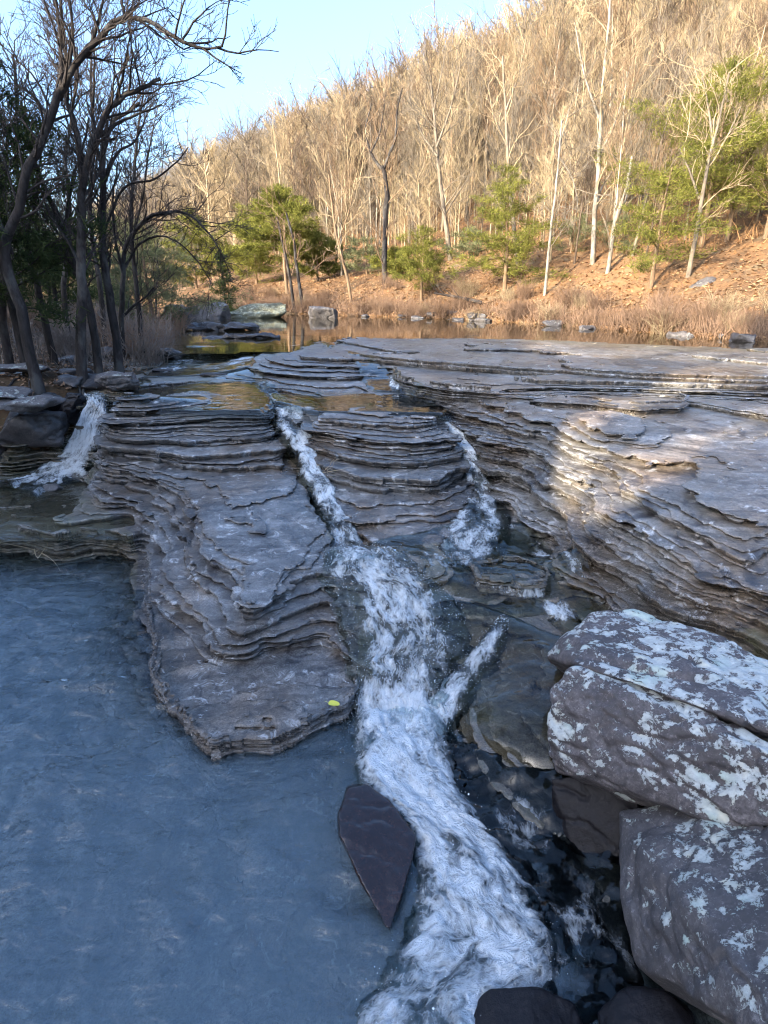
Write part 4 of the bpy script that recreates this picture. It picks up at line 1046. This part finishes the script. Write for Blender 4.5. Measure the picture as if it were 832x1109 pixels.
# ---- evergreens
def conifer_meshes(seed, h, width, base, m1, m2, spray=.20, dens=1.0, power=.8, leaf=(.035, .17), rad=.11, droop=0.0):
    r = np.random.default_rng(seed); tb, cb = MB(), MB()
    P = path(r, (0, 0, -.4), (0, 0, 1), h + .3, 10, .02, .05); tb.tube(P, np.linspace(rad, .015, 11), 7)
    nl = int(44 * dens * (h / 7) ** .7); T = []
    for q in range(nl):
        t = base + (1 - base) * (q + r.uniform(0, 1)) / nl; i = min(int(t * 10), 9); b = P[i] + (P[i + 1] - P[i]) * (t * 10 - i)
        prof = ((1 - (t - base) / (1 - base)) ** power) * min(1, .45 + (t - base) * 4) + .05
        L = width * prof * r.uniform(.7, 1.35); a = q * 2.4 + r.uniform(-.5, .5)
        d = np.array([math.cos(a), math.sin(a), r.uniform(-.05, .45) - droop]); Q = path(r, b, d, L, 5, .10, .04)
        tb.tube(Q, np.linspace(max(.012, rad * .28 * prof), .006, 6), 3)
        nc = max(4, int(L / .095 * dens))
        for w_ in range(nc):
            f = r.uniform(.18, 1.03); j = min(int(f * 5), 4); c = Q[j] + (Q[j + 1] - Q[j]) * (f * 5 - j) + r.normal(0, .05 + .06 * L, 3) * (1, 1, .45)
            rs = spray * r.uniform(.6, 1.3)
            n = 24; ax = unit(d)
            e = ax * .6 + r.normal(0, .6, (n, 3)) + (0, 0, .18); e /= np.linalg.norm(e, axis=1)[:, None]
            s = np.cross(e, r.normal(0, 1, (n, 3))); s *= leaf[0] / np.linalg.norm(s, axis=1)[:, None]
            ll = leaf[1] * r.uniform(.5, 1.4, (n, 1)); c2 = c + r.normal(0, rs * .5, (n, 3)) * (1, 1, .6)
            T.append(np.stack([c2 - s, c2 + s, c2 + e * ll], 1).reshape(-1, 3))
    T = np.concatenate(T)
    cb.tris(T)
    return tb.mesh('trunk', m1), cb.mesh('crown', m2, False)

def spot(u, y, v0=330):
    p = WD(u, v0, y); z = ground_z(p[0], y); return np.array([p[0], y, z])
def top_h(u, v, y, z): return WD(u, v, y)[2] - z

EV = [  # u, distance, v of the top, width, crown base, seed, material, label
 (545, 28.5, 178, 2.0, .17, 1, GREEN_SUN, 'broad bright green cedar with bare lower trunk on the far bank'),
 (456, 30.5, 243, 1.25, .25, 2, GREEN_SUN, 'slim young cedar on a pale stem close to the far water edge'),
 (702, 23.0, 178, 1.9, .28, 3, GREEN_SUN, 'dark-stemmed cedar with sparse wide limbs before the large pale boulder'),
 (748, 25.0, 66, 3.0, .30, 4, GREEN_SUN, 'tallest evergreen, high loose crown at the right above the pale boulder'),
 (812, 23.5, 105, 2.5, .28, 5, GREEN_SUN, 'second tall evergreen cut by the right picture edge'),
 (312, 38.0, 198, 1.9, .42, 6, GREEN_SUN, 'tall pine with a short green top above dark stems'),
 (280, 46.0, 222, 3.0, .1, 7, GREEN_SUN, 'full yellow-green cedar behind the mossy boulder'),
 (345, 41.0, 250, 1.7, .2, 8, GREEN_SUN, 'round-headed small cedar behind the lone square boulder'),
 (398, 38.0, 255, 1.5, .12, 9, GREEN_PALE, 'hazy thin green cedar between two slim cedars'),
 (428, 36.0, 290, 1.5, .02, 10, GREEN_SUN, 'low spreading cedar bush at the hill foot'),
 (505, 35.0, 262, 1.2, .15, 11, GREEN_PALE, 'thin cedar half hidden left of the broad one'),
 (612, 29.5, 268, 1.2, .25, 12, GREEN_PALE, 'wispy small cedar right beside the white trunk'),
 (660, 28.0, 250, 1.3, .25, 13, GREEN_PALE, 'wispy cedar behind the pale sycamore trunks'),
 (244, 34.5, 272, 1.15, .02, 14, GREEN_DARK, 'dark small cedar standing in shade behind the upstream boulders'),
 (215, 52.0, 228, 3.2, .08, 15, GREEN_SUN, 'yellow-green cedar lit beyond the shaded left bank'),
 (165, 20.0, 238, 1.9, .08, 16, GREEN_PALE, 'grey-green cedar in the shade of the left bank'),
 (130, 25.0, 225, 2.2, .05, 17, GREEN_PALE, 'wide dull cedar deep among the left bank trunks'),
 (60, 18.0, 215, 2.0, .12, 18, GREEN_DARK, 'dark cedar behind the leaning twin trunks'),
 (14, 9.9, 40, 1.7, .30, 19, GREEN_DARK, 'big dark cedar at the far left edge'),
 (20, 24.0, 190, 2.6, .05, 20, GREEN_DARK, 'tall shadowy cedar far back in the left wood'),
 (95, 33.0, 250, 2.6, .03, 21, GREEN_PALE, 'distant dull green cedar between the left trunks'),
]
for u, y, vt, wd, ba, sd_, mt, lb in EV:
    p = spot(u, y); h = top_h(u, vt, y, p[2]); wd *= 1.45 if mt is not GREEN_DARK else 1.0
    far = y > 33
    big = sd_ in (4, 5, 7, 15)
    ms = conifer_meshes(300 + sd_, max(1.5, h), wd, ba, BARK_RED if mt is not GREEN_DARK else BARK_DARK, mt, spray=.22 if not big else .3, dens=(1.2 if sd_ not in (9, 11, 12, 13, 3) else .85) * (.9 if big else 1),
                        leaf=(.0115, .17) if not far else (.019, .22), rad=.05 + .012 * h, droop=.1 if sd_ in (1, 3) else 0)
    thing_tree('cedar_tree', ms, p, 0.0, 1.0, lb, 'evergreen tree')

# out-of-view cedars added in the ridge notch to break up the sun patch
RC = conifer_meshes(399, 5.5, .75, .34, BARK_DARK, GREEN_DARK, dens=1.5, power=.5, rad=.10)
rsrc = None
for k, (x, y, s) in enumerate(((-13.3, -9.4, .9), (-14.9, -8.0, .85), (-15.6, -7.2, .9), (-13.95, -8.95, .62))):
    lb = 'unseen dark cedar added in the ridge notch to block sun'
    if rsrc is None: rsrc = thing_tree('cedar_tree', RC, (x, y, ground_z(x, y)), k * 1.3, s, lb, 'evergreen tree', 'added sun-blocking cedars on the ridge')
    else: copy_thing(rsrc, (x, y, ground_z(x, y)), k * 1.3, (s, s, s), lb)

# ---- named bare trees along the far bank
def limb_tree(name, y, trunk, r0, r1, limbs, m1, m2, label, seed, lv=2, kids=4, twig=.005, ydrift=0.0, every=.16, tlen=.9, group=None):
    """trunk and main limbs run through measured points at distance y; smaller limbs grow from them"""
    r = np.random.default_rng(seed); tb, cb = MB(), MB()
    base = WD(*trunk[0], y); gz = ground_z(base[0], y); base_z = min(base[2], gz + .02)
    org = np.array([base[0], y, base_z])
    def world(L, dy):
        P = np.array([WD(u, v, y) for u, v in L]); P = P - org
        P[:, 1] += dy * np.linspace(0, 1, len(P)) + r.normal(0, .02, len(P)).cumsum()
        return P
    T = world(trunk, ydrift); T[0, 2] = -.25; n = max(12, 3 * len(T)); T = catmull(T, n); rr = np.linspace(r0, r1, n); rr[0] *= 1.35; rr[1] *= 1.1
    T[1:] += r.normal(0, r0 * .12, T[1:].shape); tb.tube(T, rr, 8)
    def sprout(P, rad, start):
        seg = np.linalg.norm(np.diff(P, axis=0), axis=1); cum = np.concatenate([[0], np.cumsum(seg)]); Ltot = cum[-1]; s = start * Ltot
        while s < Ltot:
            i = min(np.searchsorted(cum, s) - 1, len(seg) - 1); i = max(i, 0); b = P[i] + (P[i + 1] - P[i]) * (s - cum[i]) / (seg[i] + 1e-9); ax = unit(P[i + 1] - P[i])
            d = unit(ax * .7 + unit(np.cross(ax, r.normal(0, 1, 3))) * .9 + np.array([0, 0, .35])); q = s / Ltot
            branch(r, cb, b, d, tlen * r.uniform(.5, 1.3), max(twig * 1.6, rad * .32 * (1 - .5 * q)), lv, 4, .17, .05, .8, kids, twig)
            s += every * r.uniform(.5, 1.6)
    sprout(T, r0, .38)
    for L, a, b in limbs:
        P = catmull(world(L, r.uniform(-.5, .5)), 4 * len(L)); P[1:] += r.normal(0, a * .15, P[1:].shape); tb.tube(P, np.linspace(a, b, len(P)), 6); sprout(P, a, .2)
    e = empty(name, org)
    for pn, me in (('trunk', tb.mesh('trunk', m1)), ('crown', cb.mesh('crown', m2))):
        o = bpy.data.objects.new(pn, me); COL.objects.link(o); o.parent = e
    return tag(e, label, 'tree', group)

FB = [
 (26.5, [(589,338),(592,300),(596,255),(602,205),(606,165),(609,130)], .075, .025, [([(606,170),(622,195),(628,225)], .03, .012), ([(606,165),(612,140),(622,110)], .03, .01)], BARK_WHITE, BARK_GREY, 'slender white-barked trunk rising beside the broad cedar'),
 (27.5, [(638,338),(641,290),(645,230),(649,160),(653,90),(658,40),(662,-10)], .13, .035, [([(648,170),(668,130),(684,70)], .06, .015), ([(650,130),(634,80),(625,20)], .06, .015), ([(644,235),(655,200),(672,180)], .05, .012)], BARK_WHITE, BARK_TAN, 'tall straight pale sycamore in the middle of the sunny bank'),
 (26.0, [(651,328),(660,285),(666,240),(678,205),(684,170)], .10, .04, [([(668,236),(680,215),(688,180)], .04, .012)], BARK_WHITE, BARK_GREY, 'crooked pale trunk leaning right behind the tall sycamore'),
 (22.5, [(737,335),(748,285),(757,230),(766,180),(778,130),(788,80)], .10, .025, [([(758,215),(745,180),(736,160)], .05, .015), ([(765,185),(790,150),(812,110)], .05, .015), ([(772,155),(770,110),(765,70)], .05, .012)], BARK_GREY, BARK_TAN, 'grey tree leaning right in front of the large pale boulder'),
 (25.0, [(770,322),(782,280),(792,240),(806,180),(818,120),(828,60)], .12, .035, [([(800,200),(790,150),(785,100)], .05, .015), ([(806,180),(830,140),(850,100)], .05, .012)], BARK_RED, BARK_TAN, 'brown leaning tree right of the large pale boulder'),
 (24.0, [(800,325),(815,290),(832,250),(850,200),(866,150)], .13, .05, [([(835,240),(830,190),(826,140)], .04, .012)], BARK_TAN, BARK_TAN, 'tan trunk leaning out of the picture at the right'),
 (35.0, [(417,345),(416,290),(418,240),(418,195),(414,180)], .17, .10, [([(415,185),(402,165),(396,140),(402,110)], .09, .03), ([(416,182),(428,150),(430,120),(436,95)], .09, .03), ([(402,165),(412,140),(418,100)], .05, .02)], BARK_DARK, BARK_RED, 'dark gnarled tree forking into a crooked crown on the mid slope'),
 (36.0, [(492,330),(488,280),(480,220),(474,170),(470,120),(466,80)], .17, .05, [([(474,170),(455,140),(440,95)], .08, .02), ([(473,160),(490,110),(498,70)], .08, .02), ([(470,120),(478,80),(484,50)], .06, .015), ([(472,140),(452,120),(436,118)], .05, .015)], BARK_GREY, BARK_GREY, 'grey spreading oak with a wide bare crown above the slope'),
 (31.0, [(565,338),(560,280),(552,200),(548,120),(545,60)], .13, .04, [([(550,160),(535,120),(530,80)], .05, .015), ([(548,120),(562,80),(570,40)], .05, .015)], BARK_GREY, BARK_TAN, 'slim grey tree standing close behind the broad cedar'),
 (33.0, [(330,338),(322,295),(318,260),(310,230)], .10, .05, [], BARK_DARK, BARK_RED, 'dark slanting stem beside the tall pine'),
 (33.5, [(319,336),(314,300),(306,262),(300,235)], .09, .05, [], BARK_DARK, BARK_RED, 'dark slanting stem nearest the lone square boulder'),
 (32.5, [(382,338),(376,300),(366,262),(360,225),(356,190)], .09, .04, [([(366,262),(378,230),(384,200)], .04, .012)], BARK_RED, BARK_TAN, 'thin brown tree leaning left at the far water edge'),
 (30.0, [(694,328),(694,300),(700,270),(712,235),(722,190)], .09, .03, [], BARK_TAN, BARK_TAN, 'short pale stem leaning beside the dark-stemmed cedar'),
]
for k, (y, tr, a, b, lm, m1, m2, lb) in enumerate(FB):
    limb_tree('bare_tree', y, tr, a, b, lm, m1, m2, lb, 500 + k, lv=2, kids=3, twig=.012, every=.45, tlen=1.9)
e = MB(); a0 = spot(470, 28.6) + (0, 0, .9); a1 = spot(522, 28.0) + (0, 0, .1)
e.tube(path(np.random.default_rng(3), a0, a1 - a0, np.linalg.norm(a1 - a0), 6, .02), np.linspace(.04, .09, 7), 6)
for q in range(4): e.tube(path(np.random.default_rng(30 + q), a0 + (a1 - a0) * (.1 + .15 * q), (-.6, .2 * (q - 1.5), .5), .7, 4, .1), np.linspace(.025, .008, 5), 4)
tag(link_mesh('fallen_log', e.mesh('fallen_log', BARK_DARK), None), 'dark fallen log slanting down the far bank between two cedars', 'log')

# ---- the shaded wood of the left bank
LB = [
 (9.6, [(88,419),(87,370),(89,320),(88,270),(90,215),(92,190),(103,150),(125,112),(150,95),(172,84)], .090, .022,
   [([(91,205),(85,165),(78,130),(68,110),(64,90),(61,60),(56,20),(50,-30)], .05, .018), ([(104,150),(122,132),(138,120),(165,105)], .03, .010), ([(88,290),(76,262),(60,235),(48,200)], .03, .010), ([(125,112),(140,75),(150,40)], .022, .006)],
   'dark tree forking high above the rocks, tallest trunk on the left bank'),
 (9.2, [(38,399),(28,350),(14,300),(9,268),(22,232),(36,188),(54,138),(66,104),(85,74),(112,40),(135,22),(168,28),(200,47),(225,55),(245,51)], .085, .012,
   [([(64,108),(62,60),(52,10),(40,-40)], .035, .012), ([(56,132),(30,100),(5,84)], .035, .01), ([(135,22),(128,-8),(124,-50)], .025, .008), ([(95,60),(112,20),(124,-20)], .028, .008), ([(12,275),(2,240),(-12,200)], .035, .015), ([(66,106),(78,62),(80,20),(72,-30)], .03, .01)],
   'crooked dark tree whose long limb arches across the sky'),
 (11.0, [(126,374),(121,330),(113,280),(112,225),(112,170),(118,145),(130,128),(152,112)], .085, .02,
   [([(112,200),(125,165),(140,150),(150,118)], .03, .01), ([(114,250),(135,205),(165,195),(190,178),(205,160)], .025, .008), ([(112,185),(104,140),(108,95),(112,50)], .035, .01)],
   'dark trunk with three stems standing right of the forking tree'),
 (10.4, [(103,376),(97,330),(82,284),(68,245),(54,212),(44,188),(32,150),(26,110)], .075, .02, [([(70,250),(72,200),(80,160),(84,120)], .03, .01)], 'dark trunk crossing behind the forking tree, leaning left'),
 (10.9, [(56,378),(46,338),(37,300),(27,262),(22,220),(18,170),(20,120),(15,60)], .07, .02, [([(27,262),(40,220),(48,170)], .025, .01)], 'lichen-grey stem between the crooked tree and the crossing trunk'),
 (10.0, [(6,392),(4,340),(-2,290),(-4,240),(0,190),(-6,140)], .075, .03, [([(-2,250),(14,210),(28,170)], .03, .01)], 'dark trunk almost cut by the left picture edge'),
 (12.4, [(128,372),(132,340),(134,300),(136,270),(158,238),(180,230),(203,232),(222,247),(238,270),(250,300)], .06, .008,
   [([(135,290),(150,265),(172,256),(196,264),(216,284),(232,308)], .028, .007), ([(130,345),(145,330),(158,320),(166,310)], .03, .012), ([(134,300),(128,255),(130,215),(138,180)], .03, .01)],
   'low tree with two thin limbs arching out over the water'),
 (13.5, [(150,362),(148,320),(144,270),(142,220),(146,180),(150,140),(156,90)], .06, .015, [([(144,260),(156,215),(164,170),(175,120)], .025, .008)], 'slim dark tree nearest the water behind the arching limbs'),
 (13.0, [(72,370),(70,320),(74,270),(76,220),(72,170),(80,110),(84,50)], .065, .015, [([(74,260),(90,215),(98,170)], .025, .008)], 'straight slim trunk behind the crossing trunk'),
 (14.5, [(112,362),(108,310),(100,260),(98,200),(102,150),(98,90),(100,30)], .07, .015, [([(99,220),(120,170),(128,120)], .025, .008)], 'straight trunk farther back with a high thin crown'),
]
for k, (y, tr, a, b, lm, lb) in enumerate(LB):
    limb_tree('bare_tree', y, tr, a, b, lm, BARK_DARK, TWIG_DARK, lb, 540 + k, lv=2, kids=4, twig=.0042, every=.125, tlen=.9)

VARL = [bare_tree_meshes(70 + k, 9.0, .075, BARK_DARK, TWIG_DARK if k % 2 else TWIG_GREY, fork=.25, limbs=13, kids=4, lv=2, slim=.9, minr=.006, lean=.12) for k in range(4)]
lr = np.random.default_rng(17); SL = []; placed = 0
while placed < 30:
    y = lr.uniform(16, 45); u = lr.uniform(-60, 200); p = spot(u, y)
    if not in_poly(p[:1], p[1:2], POLY_L)[0] or poly_dist(p[:1], p[1:2], BANK_L, False)[0] < .8: continue
    v = int(lr.integers(0, 4)); s = lr.uniform(.45, .85); placed += 1
    hit = [t for t in SL if t[0] == v]; sc = (s, s, s); tl = (lr.normal(0, .08), lr.normal(0, .08)); lb = 'slender dark bare tree among many alike deep in the shaded left wood'
    if not hit: SL.append((v, thing_tree('bare_tree', VARL[v], p, lr.uniform(0, 6), sc, lb, 'tree', 'slender trees of the left wood', tl)))
    else: copy_thing(hit[0][1], p, lr.uniform(0, 6), sc, lb, tl)

# ---- brush
def leafmat0(nm, a, b):
    m = NT(nm); return m.done(m.principled(Base_Color=m.ramp(m.noise(m.geo(), 2.5, 4, .7), [(.35, a), (.65, b)]), Roughness=.85))
def bush_mesh(seed, h, n, mat, thick=.006, arch=.55, kids=5):
    r = np.random.default_rng(seed); mb = MB()
    for k in range(n):
        a = r.uniform(0, 6.28); s = r.uniform(.1, arch)
        P = path(r, (r.normal(0, .12 * h), r.normal(0, .12 * h), -.05), (math.cos(a) * s, math.sin(a) * s, 1), h * r.uniform(.55, 1.1), 5, .13, -.03)
        mb.tube(P, np.linspace(thick, thick * .45, 6), 3)
        for q in range(kids):
            i = int(r.integers(1, 5)); d = unit(P[i + 1] - P[i] if i < 5 else P[i] - P[i - 1]) + r.normal(0, .5, 3)
            mb.tube(path(r, P[i], d, h * r.uniform(.15, .4), 3, .2, 0), np.linspace(thick * .6, thick * .35, 4), 3)
    return mb.mesh('bush', mat)
BR = [bush_mesh(700 + k, 1.0, 46, (TWIG_BROWN, TWIG_GREY, TWIG_BROWN, BARK_TAN)[k], .008) for k in range(4)]
bgr = np.random.default_rng(23); nb_ = 0
def put_bush(x, y, s, v, label, group):
    o = bpy.data.objects.new('bush', BR[v]); COL.objects.link(o); o.location = (x, y, ground_z(x, y)); o.scale = (s * bgr.uniform(1, 1.5), s * bgr.uniform(1, 1.5), s); o.rotation_euler = (0, 0, bgr.uniform(0, 6))
    tag(o, label, 'bush', group)
n_ = 0
while n_ < 150:
    t = bgr.uniform(0, 1); x = -13 + 33 * t; yb = np.interp(x, [-15, -7, -1.5, 2.6, 5.2, 7.4, 9.2, 11.2, 17, 30], [43, 34, 30, 27.6, 24.5, 20.6, 17, 14.4, 13, 11]); y = yb + (bgr.uniform(-.1, 1.2) if n_ % 2 else bgr.uniform(.5, 5)) ; 
    if bgr.random() > (.4 + .6 * sstep(6, 11, x)): continue
    put_bush(x, y, bgr.uniform(.45, 1.15), int(bgr.choice([0, 0, 2, 3])), 'brown leafless bush among many alike along the sunny far bank', 'brown bushes of the sunny bank'); n_ += 1
n_ = 0
while n_ < 40:
    y = bgr.uniform(10.5, 24); xb = np.interp(y, [9.7, 13, 17, 23], [-4.4, -4.5, -5.3, -7.6]); x = xb - bgr.uniform(.3, 5.0)
    put_bush(x, y, bgr.uniform(.5, 1.2), int(bgr.choice([0, 1, 1, 2])), 'grey-brown leafless bush in the shade along the left bank', 'bushes of the left bank'); n_ += 1

def stem_mass(n, sampler, h0, h1, mat, label, seed, wid):
    r = np.random.default_rng(seed); xy = np.array([sampler(r) for _ in range(n)]); z = terrain(xy[:, 0], xy[:, 1]) - .02
    b = np.stack([xy[:, 0], xy[:, 1], z], 1); d = np.stack([r.normal(0, .55, n), r.normal(0, .55, n), np.ones(n)], 1); d *= (r.uniform(h0, h1, n) / np.linalg.norm(d, axis=1))[:, None]
    s = np.cross(d, r.normal(0, 1, (n, 3))); s *= wid / np.linalg.norm(s, axis=1)[:, None]; mid = b + d * .55 + r.normal(0, .04, (n, 3)) * (h0 + h1)
    mb = MB(); mb.quads(np.stack([b - s, b + s, mid + s * .8, mid - s * .8], 1)); mb.tris(np.stack([mid - s * .8, mid + s * .8, b + d], 1))
    tag(link_mesh('undergrowth', mb.mesh('undergrowth', mat, False), None), label, kind='stuff')
def samp_edge(r):
    x = r.uniform(-14, 20) if r.random() < .5 else r.uniform(6, 20); return x, np.interp(x, [-15, -7, -1.5, 2.6, 5.2, 7.4, 9.2, 11.2, 17, 30], [43, 34, 30, 27.6, 24.5, 20.6, 17, 14.4, 13, 11]) + abs(r.normal(0, 1.6)) - .15
def samp_slope(r):
    while True:
        az = R(r.uniform(-20, 40)); q = r.uniform(24, 95); x, y = q * math.sin(az), q * math.cos(az)
        if (x - 14) * .805 + (y - 22) * .593 > 0 and in_poly(np.array([x]), np.array([y]), POLY_R)[0]: return x, y
def samp_left(r):
    y = r.uniform(10, 34); return np.interp(y, [8.6, 9.7, 13, 17, 23, 30, 36], [-5, -4.7, -4.8, -5.7, -8.0, -11.5, -16]) - abs(r.normal(0, 3.5)) - .2, y
stem_mass(21000, samp_edge, .2, .75, TWIG_BROWN, 'brown dry stems tangled along the sunny water edge', 61, .008)
stem_mass(5000, samp_left, .2, .8, TWIG_GREY, 'grey-brown dry stems covering the shaded left bank', 62, .006)
stem_mass(15000, samp_slope, .25, 1.1, leafmat0('rusty_leaf', (.17, .085, .035), (.32, .18, .075)), 'rusty leaf-holding undergrowth on the sunny slope', 63, .012)

# fallen leaves and roots
def leaf_mass(n, sampler, label, cols, seed, s0=.035):
    r = np.random.default_rng(seed); xy = np.array([sampler(r) for _ in range(n)]); z = terrain(xy[:, 0], xy[:, 1]) + .012
    c = np.stack([xy[:, 0], xy[:, 1], z + r.uniform(0, .05, n)], 1); a = r.uniform(0, 6.28, n); s = s0 * r.uniform(.6, 1.5, n)
    ax = np.stack([np.cos(a), np.sin(a), r.normal(0, .35, n)], 1) * s[:, None]; ay = np.stack([-np.sin(a), np.cos(a), r.normal(0, .35, n)], 1) * s[:, None] * .6
    mb = MB(); mb.quads(np.stack([c - ax, c - ay, c + ax, c + ay], 1)); me = mb.mesh('fallen_leaves', cols, False)
    tag(link_mesh('fallen_leaves', me, None), label, kind='stuff')
def leafmat(nm, a, b):
    m = NT(nm); return m.done(m.principled(Base_Color=m.ramp(m.noise(m.geo(), 13, 3, .6), [(.35, a), (.65, b)]), Roughness=.8))
def samp_l(r):
    y = r.uniform(8.3, 22); return np.interp(y, [8.6, 9.7, 13, 17, 23], [-4.9, -4.5, -4.6, -5.5, -7.8]) - abs(r.normal(0, 2.6)) - .1, y
def samp_r(r):
    x = r.uniform(-14, 19); return x, np.interp(x, [-15, -7, -1.5, 2.6, 5.2, 7.4, 9.2, 11.2, 17, 30], [43, 34, 30, 27.6, 24.5, 20.6, 17, 14.4, 13, 11]) + abs(r.normal(0, 6)) + .3
leaf_mass(9000, samp_l, 'brown leaf litter scattered over the shaded left bank', leafmat('brown_leaf', (.10, .055, .03), (.26, .15, .08)), 1, .032)
leaf_mass(22000, samp_r, 'orange leaf litter scattered over the sunny far bank', leafmat('orange_leaf', (.20, .10, .04), (.38, .24, .12)), 2, .06)

mb = MB(); rr2 = np.random.default_rng(8)
for (u0, v0, u1, v1, z) in ((2,412,40,408,1.66), (40,398,20,418,1.6), (92,412,62,432,1.55), (90,414,118,432,1.5), (30,400,70,424,1.58), (88,416,84,436,1.45)):
    a, b = W(u0, v0, z), W(u1, v1, z - .06); k = rr2.integers(0, 9)
    P = path(rr2, a, b - a, np.linalg.norm(b - a), 7, .12, 0); P[:, 2] = [ground_z(p[0], p[1]) + .02 for p in P]; mb.tube(P, np.linspace(.028, .010, 8), 5)
tag(link_mesh('tree_root', mb.mesh('tree_root', BARK_DARK), None), 'tangle of exposed tree roots over the left bank rocks', 'root')

# the small things by the water
mb = MB(); c = W(362, 766, .125); s = .048
ang = np.linspace(0, 2 * math.pi, 15)[:-1]
ring = np.stack([np.cos(ang) * s * (1 - .12 * np.cos(2 * ang)), np.sin(ang) * s * .52 * (1 - .25 * np.cos(ang)), .006 * np.abs(np.sin(ang)) + .003], 1)
ctr = np.array([0, 0, .001]); T = []
for k in range(14): T += [ctr, ring[k], ring[(k + 1) % 14]]
mb.tris(T); mb.tube([(-s, 0, .004), (-s * 1.5, .006, .008)], [.0016, .001], 4)
lm = NT('yellow_leaf'); YL = lm.done(lm.principled(Base_Color=(.52, .50, .06), Roughness=.5))
o = link_mesh('leaf', mb.mesh('leaf', YL, False), None); o.location = c + (0, 0, .03); o.rotation_euler = (.1, .05, -.2)
tag(o, 'single yellow leaf lying on the dark slab tip', 'leaf')

mb = MB(); r3 = np.random.default_rng(12); b0 = W(42, 600, .05)
for k in range(9):
    P = path(r3, b0 + r3.normal(0, .07, 3) * (1, 1, 0), (r3.normal(0, .6), r3.normal(.6, .5), r3.uniform(.15, .7)), r3.uniform(.35, .8), 7, .22, -.05); mb.tube(P, np.linspace(.0055, .002, 8), 4)
tag(link_mesh('twig', mb.mesh('twig', mat_bark('dry_twig', (.28, .22, .15), (.42, .35, .25))), None), 'pale dry twigs caught on the low step of the left pool', 'twig')
mb = MB(); b0 = W(352, 512, .98)
for k in range(3):
    P = path(r3, b0 + r3.normal(0, .03, 3), (r3.normal(.2, .4), r3.normal(0, .3), r3.uniform(.3, .9)), r3.uniform(.2, .42), 6, .3, -.1); mb.tube(P, np.linspace(.004, .002, 7), 4)
tag(link_mesh('twig', mb.mesh('twig', bpy.data.materials['dry_twig']), None), 'thin bent twig stuck beside the narrow left chute', 'twig')
# ------------------------------------------------------------------ camera, light, sky
SUN_EL, SUN_AZ = R(20.5), R(228)      # azimuth from +Y, clockwise: the sun stands behind and to the left
cam = bpy.data.cameras.new('camera'); co = bpy.data.objects.new('camera', cam); COL.objects.link(co)
co.location = (0, 0, EYE); co.rotation_euler = (R(90) - PITCH, 0, 0)
cam.sensor_fit = 'VERTICAL'; cam.sensor_height = 24.0; cam.lens = 24.0 * FPX / 1109.0
cam.clip_start = .05; cam.clip_end = 3000
scene.camera = co
w = bpy.data.worlds.new('World'); scene.world = w; w.use_nodes = True
nt = w.node_tree; nt.nodes.clear()
sky = nt.nodes.new('ShaderNodeTexSky'); sky.sky_type = 'NISHITA'; sky.sun_disc = False
sky.sun_elevation = SUN_EL; sky.sun_rotation = SUN_AZ; sky.air_density = 1.0; sky.dust_density = 5.5; sky.ozone_density = 4.8
bg = nt.nodes.new('ShaderNodeBackground'); bg.inputs[1].default_value = .15
wo = nt.nodes.new('ShaderNodeOutputWorld')
nt.links.new(sky.outputs[0], bg.inputs[0]); nt.links.new(bg.outputs[0], wo.inputs[0])
sl = bpy.data.lights.new('sun', 'SUN'); sl.energy = 2.7; sl.angle = R(.5); sl.color = (1, .83, .60)
so = bpy.data.objects.new('sun', sl); COL.objects.link(so)
sd = Vector((math.sin(SUN_AZ) * math.cos(SUN_EL), math.cos(SUN_AZ) * math.cos(SUN_EL), math.sin(SUN_EL)))
so.rotation_euler = (-sd).to_track_quat('-Z', 'Y').to_euler(); so.location = (sd * 60)
vs = scene.view_settings
vs.view_transform = 'Standard'; vs.look = 'None'; vs.gamma = 1; vs.exposure = 2.6; vs.use_curve_mapping = False
scene.cycles.max_bounces = 8; scene.cycles.transparent_max_bounces = 24
scene.cycles.caustics_reflective = False; scene.cycles.caustics_refractive = False
scene.cycles.adaptive_threshold = .025
scene.cycles.pixel_filter_type = 'BLACKMAN_HARRIS'; scene.cycles.filter_width = 1.1
